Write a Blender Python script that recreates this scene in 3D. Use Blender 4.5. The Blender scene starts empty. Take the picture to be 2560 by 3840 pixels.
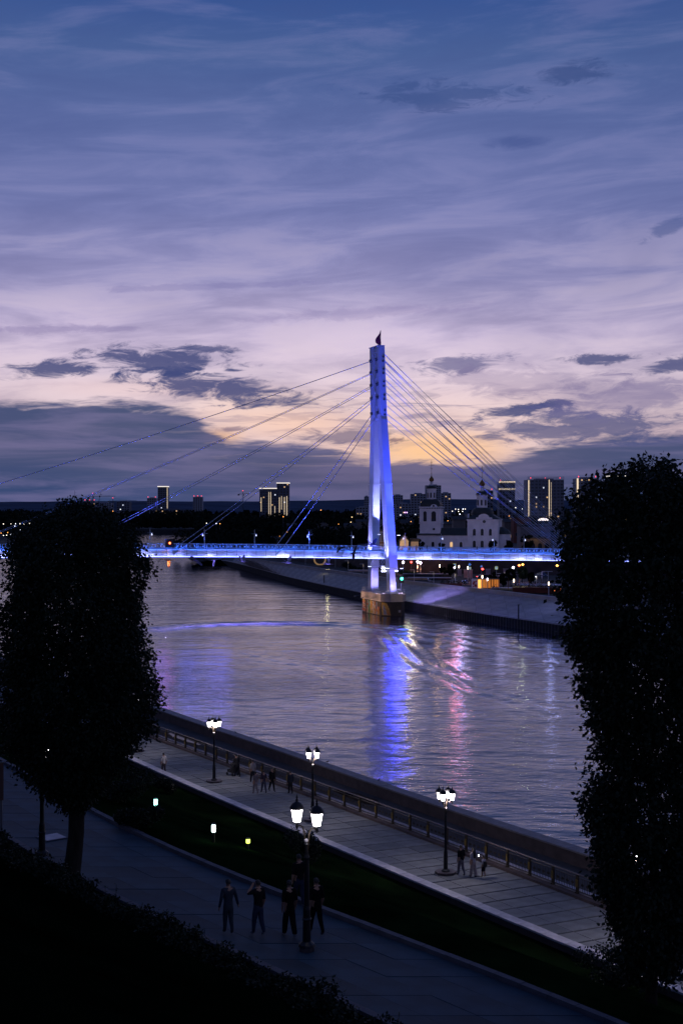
import bpy, bmesh, math, random
import numpy as np
from mathutils import Vector, Matrix
random.seed(7); rng = np.random.default_rng(11)
SC = bpy.context.scene
COL = SC.collection
PI = math.pi
F = 4800.0; HZ = 1910.0; CAMZ = 27.0
# ------------------------------------------------------------------ camera
SC.cycles.max_bounces = 4; SC.cycles.diffuse_bounces = 2; SC.cycles.glossy_bounces = 3
cam = bpy.data.cameras.new('camera'); camo = bpy.data.objects.new('camera', cam); COL.objects.link(camo)
camo.location = (0, 0, CAMZ); camo.rotation_euler = (math.radians(90.0 - 0.12), 0, 0)
cam.sensor_fit = 'VERTICAL'; cam.sensor_height = 36.0; cam.lens = 45.0
cam.clip_start = 0.1; cam.clip_end = 30000
SC.camera = camo
SC.view_settings.view_transform = 'Standard'; SC.view_settings.look = 'None'
SC.view_settings.exposure = 0.0; SC.view_settings.gamma = 1.0; SC.view_settings.use_curve_mapping = False
# ------------------------------------------------------------------ world: dusk sky
W = bpy.data.worlds.new('World'); SC.world = W; W.use_nodes = True
nt = W.node_tree; N = nt.nodes; L = nt.links
N.clear()
def s2l(c):
    return tuple((v/255/12.92 if v/255 <= 0.04045 else ((v/255+0.055)/1.055)**2.4) for v in c)
def mth(op, a, b=None, c=None, clamp=False):
    n = N.new('ShaderNodeMath'); n.operation = op; n.use_clamp = clamp
    for i, v in enumerate((a, b, c)):
        if v is None: continue
        if isinstance(v, (int, float)): n.inputs[i].default_value = v
        else: L.new(v, n.inputs[i])
    return n.outputs[0]
def smooth(v, a, b, lo=0.0, hi=1.0):
    n = N.new('ShaderNodeMapRange'); n.interpolation_type = 'SMOOTHSTEP'
    L.new(v, n.inputs[0])
    for i, x in zip((1, 2, 3, 4), (a, b, lo, hi)): n.inputs[i].default_value = x
    return n.outputs[0]
def comb(x, y, z=0.0):
    n = N.new('ShaderNodeCombineXYZ')
    for i, v in enumerate((x, y, z)):
        if isinstance(v, (int, float)): n.inputs[i].default_value = v
        else: L.new(v, n.inputs[i])
    return n.outputs[0]
def noise(vec, scale, detail=5, rough=0.55, dist=0.0):
    n = N.new('ShaderNodeTexNoise'); n.inputs['Scale'].default_value = scale
    n.inputs['Detail'].default_value = detail; n.inputs['Roughness'].default_value = rough
    n.inputs['Distortion'].default_value = dist
    L.new(vec, n.inputs['Vector']); return n.outputs['Fac']
def mixc(fac, a, b, mode='MIX'):
    n = N.new('ShaderNodeMix'); n.data_type = 'RGBA'; n.blend_type = mode
    if isinstance(fac, (int, float)): n.inputs[0].default_value = fac
    else: L.new(fac, n.inputs[0])
    for i, v in ((6, a), (7, b)):
        if isinstance(v, tuple): n.inputs[i].default_value = (*v, 1)
        else: L.new(v, n.inputs[i])
    return n.outputs[2]
def ramp(fac, stops, interp='LINEAR'):
    n = N.new('ShaderNodeValToRGB'); n.color_ramp.interpolation = interp
    e = n.color_ramp.elements
    while len(e) < len(stops): e.new(0.5)
    for el, (p, c) in zip(e, stops):
        el.position = p
        el.color = (c, c, c, 1) if isinstance(c, (int, float)) else (*c, 1)
    L.new(fac, n.inputs[0]); return n.outputs[0]
def AZ(px): return math.degrees(math.atan((px-1280)/F))
def EL(py): return math.degrees(math.atan((HZ-py)/F))
tc = N.new('ShaderNodeTexCoord'); sp = N.new('ShaderNodeSeparateXYZ'); L.new(tc.outputs['Generated'], sp.inputs[0])
az = mth('MULTIPLY', mth('ARCTAN2', sp.outputs[0], sp.outputs[1]), 57.29578)
el = mth('MULTIPLY', mth('ARCSINE', sp.outputs[2]), 57.29578)
# base gradient, elevation -> colour (clear dusk sky)
EMAX = 90.0
def e(py): return (EL(py))/EMAX
base = ramp(mth('DIVIDE', el, EMAX), [
    (0.0, s2l((74, 82, 120))), (e(1820), s2l((92, 92, 130))), (e(1700), s2l((214, 180, 180))), (e(1560), s2l((232, 206, 208))),
    (e(1400), s2l((226, 206, 222))), (e(1250), s2l((208, 192, 222))), (e(1050), s2l((156, 152, 196))), (e(800), s2l((122, 128, 180))),
    (e(500), s2l((98, 112, 166))), (e(200), s2l((74, 98, 152))), (e(0), s2l((54, 84, 146))), (0.40, s2l((38, 64, 120))), (0.65, s2l((24, 46, 94))), (1.0, s2l((18, 38, 82)))])
back = ramp(mth('DIVIDE', el, EMAX), [(0.0, s2l((52, 64, 102))), (0.2, s2l((44, 62, 106))), (0.6, s2l((22, 42, 86))), (1.0, s2l((18, 38, 82)))])
aza = mth('ABSOLUTE', mth('SUBTRACT', az, 1.5))
# brightness falls off to both sides of the sunset
sky = mixc(smooth(aza, 14, 120), base, back)
sky = mixc(smooth(az, 4, 17, 0, 0.26), sky, s2l((60, 84, 138)))
sky = mixc(smooth(az, -8, -18, 0, 0.14), sky, s2l((60, 84, 142)))
# wispy high veil, stretched sideways
P = comb(mth('MULTIPLY', az, 0.05), mth('ADD', mth('MULTIPLY', el, 0.30), mth('MULTIPLY', az, -0.018)))
veil = noise(P, 2.4, 7, 0.60, 0.5)
veil2 = noise(comb(mth('MULTIPLY', az, 0.07), mth('MULTIPLY', el, 0.14), 3.0), 1.3, 4, 0.5, 0.4)
vf = mth('MULTIPLY', smooth(veil, 0.42, 0.70), smooth(el, 0, 20, 0.42, 0.30))
sky = mixc(vf, sky, mixc(smooth(el, 4, 16), s2l((116, 106, 150)), s2l((66, 84, 140))))
vf2 = mth('MULTIPLY', smooth(veil, 0.55, 0.32), smooth(el, 2, 18, 0.36, 0.20))
sky = mixc(vf2, sky, mixc(smooth(el, 5, 16), s2l((244, 222, 228)), s2l((150, 148, 196))))
sky = mixc(mth('MULTIPLY', smooth(veil2, 0.48, 0.72), 0.22), sky, s2l((70, 84, 142)))
def spot(px, py, rx, ry, tilt=0.0, inner=0.0, outer=1.0, jit=None, amp=0.0):
    """soft ellipse of sky round a direction"""
    cx, cy = AZ(px), EL(py); a = rx/F*57.3; b = ry/F*57.3
    dx = mth('SUBTRACT', az, cx); dy = mth('SUBTRACT', el, cy)
    ct, st = math.cos(tilt), math.sin(tilt)
    u = mth('DIVIDE', mth('ADD', mth('MULTIPLY', dx, ct), mth('MULTIPLY', dy, st)), a)
    v = mth('DIVIDE', mth('SUBTRACT', mth('MULTIPLY', dy, ct), mth('MULTIPLY', dx, st)), b)
    d = mth('SQRT', mth('ADD', mth('MULTIPLY', u, u), mth('MULTIPLY', v, v)))
    if jit is not None: d = mth('ADD', d, mth('MULTIPLY', jit, amp))
    return smooth(d, outer, inner)
# afterglow
sky = mixc(mth('MULTIPLY', spot(1500, 1650, 1000, 260), 0.55), sky, s2l((250, 214, 198)))
sky = mixc(mth('MULTIPLY', spot(950, 1560, 420, 120), 0.65), sky, s2l((252, 214, 196)))
sky = mixc(mth('MULTIPLY', spot(600, 1460, 700, 60), 0.5), sky, s2l((240, 208, 206)))
sky = mixc(mth('MULTIPLY', spot(1620, 1690, 420, 110), 0.95), sky, s2l((255, 204, 158)))
sky = mixc(mth('MULTIPLY', spot(820, 1640, 130, 50), 0.8), sky, s2l((255, 200, 150)))
# cloud noise fields
PC = comb(mth('MULTIPLY', az, 0.24), mth('ADD', mth('MULTIPLY', el, 1.5), mth('MULTIPLY', az, -0.05)), 1.7)
cn = mth('SUBTRACT', noise(PC, 1.0, 7, 0.62, 0.6), 0.5)
PF = comb(mth('MULTIPLY', az, 0.55), mth('MULTIPLY', el, 3.4), 5.0)
cf = mth('SUBTRACT', noise(PF, 1.0, 4, 0.6, 0.4), 0.5)
cj = mth('ADD', mth('MULTIPLY', cn, 1.0), mth('MULTIPLY', cf, 0.7))
PD = comb(mth('MULTIPLY', az, 0.62), mth('ADD', mth('MULTIPLY', el, 2.1), mth('MULTIPLY', az, -0.06)), 2.3)
cj2 = mth('MULTIPLY', mth('SUBTRACT', noise(PD, 1.0, 8, 0.68, 0.7), 0.5), 1.7)
wisp = mth('MULTIPLY', smooth(noise(comb(mth('MULTIPLY', az, 0.30), mth('MULTIPLY', el, 2.3), 7.0), 1.0, 7, 0.62, 0.8), 0.49, 0.62), spot(1500, 1570, 1500, 210))
sky = mixc(mth('MULTIPLY', wisp, 0.55), sky, s2l((104, 98, 142)))
sky = mixc(mth('MULTIPLY', spot(1650, 1680, 330, 85), 0.6), sky, s2l((255, 202, 150)))
sky = mixc(mth('MULTIPLY', spot(1130, 1590, 330, 75), 0.5), sky, s2l((255, 208, 182)))
sky = mixc(mth('MULTIPLY', spot(1000, 1500, 420, 60), 0.35), sky, s2l((255, 224, 208)))
# low cloud bank: top edge as a function of azimuth
edge = mth('MULTIPLY', ramp(mth('DIVIDE', mth('ADD', az, 30.0), 60.0), [
    (0.0, .40), ((AZ(0)+30)/60, .47), ((AZ(450)+30)/60, .485), ((AZ(720)+30)/60, .44), ((AZ(850)+30)/60, .31),
    ((AZ(1120)+30)/60, .315), ((AZ(1400)+30)/60, .235), ((AZ(1700)+30)/60, .215), ((AZ(1880)+30)/60, .235),
    ((AZ(2050)+30)/60, .30), ((AZ(2350)+30)/60, .34), (1.0, .40)]), 10.0)
bd = mth('SUBTRACT', edge, mth('ADD', el, mth('MULTIPLY', cj, 1.5)))
slit = mth('MULTIPLY', smooth(noise(comb(mth('MULTIPLY', az, 0.22), mth('MULTIPLY', el, 3.2), 12.0), 1.0, 4, 0.6, 0.5), 0.52, 0.64), spot(1350, 1650, 900, 130))
bank = mth('MULTIPLY', smooth(bd, -0.15, 0.45), mth('SUBTRACT', 1.0, mth('MULTIPLY', slit, 0.75)))
bankc = mixc(smooth(noise(comb(mth('MULTIPLY', az, 0.12), mth('MULTIPLY', el, 1.3), 9.0), 1.0, 6, 0.6, 0.5), 0.36, 0.66), s2l((54, 72, 114)), s2l((98, 98, 140)))
bankc = mixc(mth('MULTIPLY', spot(1500, 1800, 1200, 160), 0.5), bankc, s2l((94, 86, 118)))
sky = mixc(mth('MULTIPLY', bank, smooth(aza, 90, 30, 0.0, 0.94)), sky, bankc)
# single dark clouds
def cloud(px, py, rx, ry, tilt=0.0, k=0.9, col=(64, 74, 124), amp=1.7, inner=0.55):
    global sky
    m = spot(px, py, rx*1.1, ry*1.2, tilt, inner*.6, 1.05, cj2, amp*1.15)
    sky = mixc(mth('MULTIPLY', m, k), sky, s2l(col))
cloud(225, 1392, 170, 34, 0.02)
cloud(600, 1362, 280, 52, -0.05)
cloud(800, 1452, 300, 58, -0.10)
cloud(790, 1312, 120, 14, -0.02, 0.8)
cloud(1010, 1505, 190, 22, 0.02, 0.55)
cloud(1320, 1640, 190, 28, 0.0, 0.7, (88, 84, 124))
cloud(870, 1610, 60, 9, 0.05, 0.6, (110, 92, 122))
cloud(1480, 1650, 60, 9, 0, 0.7, (110, 90, 110))
cloud(1730, 1370, 190, 30, 0.10, 0.75, (92, 94, 142))
cloud(2240, 1358, 160, 20, 0.05, 0.85)
cloud(2520, 1390, 120, 28, 0.08, 0.85)
cloud(1940, 1542, 150, 24, 0.16, 0.9)
cloud(2070, 1518, 90, 15, 0.12, 0.9)
cloud(2200, 1612, 420, 60, 0.02, 0.8, (76, 84, 130))
cloud(2350, 1500, 330, 70, 0.05, 0.45, (110, 104, 152))
cloud(1950, 1440, 380, 60, -0.05, 0.35, (120, 108, 152))
cloud(180, 1250, 420, 16, 0.04, 0.35, (120, 108, 160))
cloud(760, 1080, 420, 12, 0.05, 0.30, (116, 112, 168))
cloud(1350, 1175, 420, 20, 0.06, 0.28, (132, 120, 170))
cloud(2155, 308, 150, 36, 0.10, 0.62, (46, 70, 124), 1.4)
cloud(1660, 365, 290, 44, -0.02, 0.50, (52, 76, 130), 2.3)
cloud(1935, 548, 140, 26, -0.03, 0.60, (66, 84, 142), 0.9, 0.2)
cloud(2490, 890, 95, 26, 0.45, 0.60, (74, 90, 144), 1.4)
cloud(1180, 300, 600, 60, -0.04, 0.18, (62, 86, 146), 1.0, 0.1)
bg = N.new('ShaderNodeBackground'); L.new(sky, bg.inputs[0]); bg.inputs[1].default_value = 1.0
wo = N.new('ShaderNodeOutputWorld'); L.new(bg.outputs[0], wo.inputs[0])
# last trace of the sun below the clouds
sl = bpy.data.lights.new('sun', 'SUN'); so = bpy.data.objects.new('sun', sl); COL.objects.link(so)
sl.energy = 0.002; sl.angle = math.radians(8); sl.color = (1.0, 0.7, 0.5)
so.rotation_euler = (math.radians(-88), 0, math.radians(-4))

# ------------------------------------------------------------------ helpers
def PZ(px, py, z):
    """point on the level z that lies along the photograph's direction px,py"""
    Y = (CAMZ-z)*F/(py-HZ); return Vector(((px-1280)/F*Y, Y, z))
def PY(px, py, Y): return Vector(((px-1280)/F*Y, Y, CAMZ+(HZ-py)/F*Y))
class MB:
    def __init__(s): s.v = []; s.f = []; s.m = []
    def add(s, vs, fs, mi=0):
        o = len(s.v); s.v += [tuple(v) for v in vs]
        for f in fs: s.f.append(tuple(i+o for i in f)); s.m.append(mi)
    def box(s, c, d, rz=0.0, mi=0, rx=0.0, ry=0.0, taper=1.0):
        R = Matrix.Rotation(rz, 3, 'Z') @ Matrix.Rotation(ry, 3, 'Y') @ Matrix.Rotation(rx, 3, 'X')
        c = Vector(c); vs = []
        for z in (-.5, .5):
            k = 1.0 if z < 0 else taper
            for x, y in ((-.5, -.5), (.5, -.5), (.5, .5), (-.5, .5)):
                vs.append(c + R @ Vector((x*d[0]*k, y*d[1]*k, z*d[2])))
        s.add(vs, [(0,3,2,1),(4,5,6,7),(0,1,5,4),(1,2,6,5),(2,3,7,6),(3,0,4,7)], mi); return s
    def tube(s, pts, rad, n=8, mi=0, cap=True):
        pts = [Vector(p) for p in pts]
        if isinstance(rad, (int, float)): rad = [rad]*len(pts)
        rings = []; up = None
        for i, p in enumerate(pts):
            d = (pts[min(i+1, len(pts)-1)] - pts[max(i-1, 0)]).normalized()
            if up is None: up = Vector((0, 0, 1)) if abs(d.z) < .9 else Vector((1, 0, 0))
            a = d.cross(up).normalized(); b = a.cross(d).normalized(); up = b
            rings.append([p + (a*math.cos(2*PI*k/n) + b*math.sin(2*PI*k/n))*rad[i] for k in range(n)])
        vs = [v for r in rings for v in r]; fs = []
        for i in range(len(pts)-1):
            for k in range(n):
                k2 = (k+1) % n; fs.append((i*n+k, i*n+k2, (i+1)*n+k2, (i+1)*n+k))
        if cap:
            fs.append(tuple(range(n))[::-1]); fs.append(tuple((len(pts)-1)*n+k for k in range(n)))
        s.add(vs, fs, mi); return s
    def lathe(s, prof, c=(0,0,0), n=12, mi=0, ph=0.0, sx=1, sy=1):
        vs = []; c = Vector(c)
        for r, z in prof:
            for k in range(n):
                a = 2*PI*k/n+ph; vs.append(c+Vector((r*math.cos(a)*sx, r*math.sin(a)*sy, z)))
        fs = []
        for i in range(len(prof)-1):
            for k in range(n):
                k2 = (k+1) % n; fs.append((i*n+k, i*n+k2, (i+1)*n+k2, (i+1)*n+k))
        fs.append(tuple(range(n))[::-1]); fs.append(tuple((len(prof)-1)*n+k for k in range(n)))
        s.add(vs, fs, mi); return s
    def prism(s, poly, axis, a, b, mi=0):
        """poly in 2D, extruded from a to b along axis ('x','y','z')"""
        def mk(p, t):
            return {'x': (t, p[0], p[1]), 'y': (p[0], t, p[1]), 'z': (p[0], p[1], t)}[axis]
        n = len(poly); vs = [mk(p, a) for p in poly]+[mk(p, b) for p in poly]
        fs = [tuple(range(n))[::-1], tuple(range(n, 2*n))]+[(i, (i+1) % n, (i+1) % n+n, i+n) for i in range(n)]
        s.add(vs, fs, mi); return s
    def build(s, name, mats, parent=None, loc=None, smooth=False, norm=True):
        me = bpy.data.meshes.new(name); me.from_pydata(s.v, [], s.f)
        if not isinstance(mats, (list, tuple)): mats = [mats]
        for m in mats: me.materials.append(m)
        if len(mats) > 1: me.polygons.foreach_set('material_index', s.m)
        if norm and len(s.f) < 60000:
            bm = bmesh.new(); bm.from_mesh(me); bmesh.ops.recalc_face_normals(bm, faces=bm.faces); bm.to_mesh(me); bm.free()
        if smooth: me.polygons.foreach_set('use_smooth', [True]*len(me.polygons))
        return link(name, me, parent, loc)
def link(name, me, parent=None, loc=None, rz=None):
    o = bpy.data.objects.new(name, me); COL.objects.link(o)
    if parent is not None: o.parent = parent
    if loc is not None: o.location = loc
    if rz is not None: o.rotation_euler = (0, 0, rz)
    return o
def thing(name, label, cat, loc=(0, 0, 0), rz=0.0, group=None):
    o = bpy.data.objects.new(name, None); COL.objects.link(o); o.location = loc; o.rotation_euler = (0, 0, rz)
    o.empty_display_size = 0.3
    return tag(o, label, cat, group)
def tag(o, label, cat, group=None, kind=None):
    o['label'] = label; o['category'] = cat
    if group: o['group'] = group
    if kind: o['kind'] = kind
    return o
def struct(o, label=None):
    o['kind'] = 'structure'
    if label: o['label'] = label
    return o
def stuff(o, label=None, cat=None):
    o['kind'] = 'stuff'
    if label: o['label'] = label
    if cat: o['category'] = cat
    return o
def copy_tree(o, parent=None):
    c = o.copy(); COL.objects.link(c); c.parent = parent
    for ch in CH(o): copy_tree(ch, c)
    return c
def CH(o): return [x for x in COL.objects if x.parent == o]

MATS = {}
def mat(name, col, rough=0.7, metal=0.0, var=0.25, scale=1.0, bump=0.0, spec=0.5, bscale=None, stretch=None):
    if name in MATS: return MATS[name]
    m = bpy.data.materials.new(name); m.use_nodes = True; t = m.node_tree; b = t.nodes['Principled BSDF']
    b.inputs['Roughness'].default_value = rough; b.inputs['Metallic'].default_value = metal
    b.inputs['Specular IOR Level'].default_value = spec
    if var > 0 or bump > 0:
        tcn = t.nodes.new('ShaderNodeTexCoord'); mp = t.nodes.new('ShaderNodeMapping')
        t.links.new(tcn.outputs['Object'], mp.inputs[0])
        if stretch: mp.inputs['Scale'].default_value = stretch
        nz = t.nodes.new('ShaderNodeTexNoise'); nz.inputs['Scale'].default_value = scale; nz.inputs['Detail'].default_value = 6
        t.links.new(mp.outputs[0], nz.inputs['Vector'])
        rp = t.nodes.new('ShaderNodeValToRGB'); e0, e1 = rp.color_ramp.elements
        e0.position = 0.3; e1.position = 0.7
        e0.color = (*[c*(1-var) for c in col], 1); e1.color = (*[min(1, c*(1+var)) for c in col], 1)
        t.links.new(nz.outputs['Fac'], rp.inputs[0]); t.links.new(rp.outputs[0], b.inputs['Base Color'])
        if bump > 0:
            n2 = t.nodes.new('ShaderNodeTexNoise'); n2.inputs['Scale'].default_value = bscale or scale*6; n2.inputs['Detail'].default_value = 4
            t.links.new(mp.outputs[0], n2.inputs['Vector'])
            bp = t.nodes.new('ShaderNodeBump'); bp.inputs['Distance'].default_value = bump; bp.inputs['Strength'].default_value = 1.0
            t.links.new(n2.outputs['Fac'], bp.inputs['Height']); t.links.new(bp.outputs[0], b.inputs['Normal'])
    else: b.inputs['Base Color'].default_value = (*col, 1)
    MATS[name] = m; return m
def emat(name, col, strength):
    if name in MATS: return MATS[name]
    m = bpy.data.materials.new(name); m.use_nodes = True; b = m.node_tree.nodes['Principled BSDF']
    b.inputs['Base Color'].default_value = (.3, .3, .3, 1); b.inputs['Roughness'].default_value = .3
    b.inputs['Emission Color'].default_value = (*col, 1); b.inputs['Emission Strength'].default_value = strength
    MATS[name] = m; return m
def lamp_light(kind, loc, energy, col, target=None, size=1.0, sizey=None, spot=60, blend=.6, radius=.2, name='lamp_light'):
    ld = bpy.data.lights.new(name, kind); ld.energy = energy; ld.color = col
    if kind == 'AREA':
        ld.shape = 'RECTANGLE'; ld.size = size; ld.size_y = sizey or size
    elif kind == 'SPOT': ld.spot_size = math.radians(spot); ld.spot_blend = blend; ld.shadow_soft_size = radius
    else: ld.shadow_soft_size = radius
    o = bpy.data.objects.new(name, ld); COL.objects.link(o); o.location = loc
    if target is not None:
        d = Vector(target)-Vector(loc); o.rotation_euler = d.to_track_quat('-Z', 'Y').to_euler()
    return o

# materials
M_asph = mat('asphalt', (.055, .055, .06), .85, var=.3, scale=.6, bump=.004, bscale=30)
M_slab = mat('paving_stone', (.17, .175, .185), .75, var=.28, scale=1.1, bump=.004, bscale=14)
M_slab2 = mat('paving_stone_dark', (.125, .13, .14), .75, var=.25, scale=1.3, bump=.004, bscale=14)
M_joint = mat('paving_joint', (.03, .03, .033), .9)
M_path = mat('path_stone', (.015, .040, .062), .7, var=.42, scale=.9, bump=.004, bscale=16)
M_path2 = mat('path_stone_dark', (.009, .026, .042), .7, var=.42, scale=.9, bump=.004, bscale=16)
M_granite = mat('light_granite', (.46, .43, .47), .55, var=.22, scale=2.0, bump=.002, bscale=40)
M_redgr = mat('red_granite', (.080, .056, .054), .6, var=.3, scale=1.5, bump=.003, bscale=30)
M_kerb = mat('kerb_stone', (.085, .085, .105), .75, var=.25, scale=2)
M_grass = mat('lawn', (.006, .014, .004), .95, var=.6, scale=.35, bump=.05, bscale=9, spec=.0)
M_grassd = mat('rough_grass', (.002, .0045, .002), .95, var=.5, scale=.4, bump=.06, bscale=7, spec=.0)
M_leaf = mat('leaf', (.016, .026, .012), .65, var=.45, scale=2.5, spec=.25)
M_leafh = mat('hedge_leaf', (.010, .018, .007), .65, var=.5, scale=3, spec=.25)
M_wood = mat('woods_leaf', (.016, .022, .014), .9, var=.4, scale=.1, spec=.05)
M_bark = mat('bark', (.035, .028, .022), .95, var=.4, scale=5, bump=.03, bscale=12, stretch=(1, 1, .25), spec=.1)
M_twig = mat('twig', (.03, .028, .018), .9, var=0)
M_conc = mat('embankment_concrete', (.43, .38, .36), .85, var=.20, scale=.25, bump=.01, bscale=6)
M_conc2 = mat('concrete_dark', (.17, .15, .15), .85, var=.25, scale=.3, bump=.01, bscale=6)
M_ledge = mat('ledge_concrete', (.55, .50, .50), .8, var=.15, scale=.5)
M_pile = mat('sheet_pile', (.025, .022, .024), .7, var=.4, scale=1.2)
M_ground = mat('city_ground', (.05, .048, .045), .95, var=.4, scale=.05)
M_pylon = mat('white_painted_steel', (.66, .68, .72), .45, var=.05, scale=.6)
M_panel = mat('white_fascia', (.80, .80, .82), .5, var=.04, scale=.5)
M_steelb = mat('steel_dark', (.10, .11, .13), .5, metal=.3, var=.1)
M_cable = mat('cable_sheath', (.50, .50, .56), .45, var=0)
M_rail = mat('railing_metal', (.60, .62, .66), .4, metal=.2, var=0)
M_black = mat('black_iron', (.02, .02, .022), .42, metal=.4, var=.2, scale=4, spec=.5)
M_bronze = mat('dark_bronze', (.06, .045, .03), .45, metal=.5, var=.3, scale=5)
M_ochre = mat('ochre_plaque', (.17, .11, .02), .6, var=.2, scale=4)
M_handr = mat('brown_handrail', (.15, .12, .11), .5, metal=.2, var=.2, scale=3)
M_white = mat('white_plaster', (.80, .77, .80), .9, var=.10, scale=.5, bump=.01, bscale=3)
M_roofd = mat('dark_green_roof', (.028, .036, .034), .6, var=.25, scale=.6)
M_gold = mat('gilded', (.28, .14, .05), .35, metal=.8, var=.1)
M_glassd = mat('dark_glass', (.015, .018, .025), .15, var=0, spec=.6)
M_house = mat('house_wall', (.20, .17, .15), .9, var=.2, scale=.4)
M_brickp = mat('pink_plaster', (.50, .30, .28), .85, var=.15, scale=.6)
M_roofh = mat('house_roof', (.045, .04, .042), .8, var=.3, scale=.5)
M_tower = mat('tower_facade', (.15, .16, .19), .8, var=.15, scale=.02)
M_tower2 = mat('tower_facade_pale', (.34, .34, .38), .8, var=.15, scale=.02)
M_hill = mat('far_hill', (.09, .11, .15), 1.0, var=.25, scale=.004, spec=0)  # blue haze of distance put into the hill colour
E_white = emat('lantern_glow', (1.0, .93, .98), 9.0)
E_warmw = emat('lantern_glow_warm', (1.0, .80, .55), 14.0)
E_dim = emat('lantern_glow_dim', (.9, .75, .55), .45)
E_warm = emat('warm_window', (1.0, .62, .28), .75)
E_warmb = emat('warm_strip', (1.0, .78, .52), .95)
E_cool = emat('cool_lamp', (.75, .80, 1.0), 10.0)
E_amber = emat('amber_lamp', (1.0, .38, .06), 9.0)
E_red = emat('red_lamp', (1.0, .05, .04), 9.0)
E_green = emat('green_lamp', (.05, 1.0, .62), 7.0)
E_led = emat('blue_led', (.25, .32, 1.0), 10.0)
E_ledw = emat('lavender_led', (.70, .72, 1.0), 6.0)
E_bol_t = emat('teal_bollard_glow', (.35, 1.0, .85), 5.0)
E_bol_w = emat('pale_teal_bollard_glow', (.70, 1.0, .95), 5.0)
E_bol_y = emat('yellow_green_bollard_glow', (.70, .95, .12), 2.6)

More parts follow.
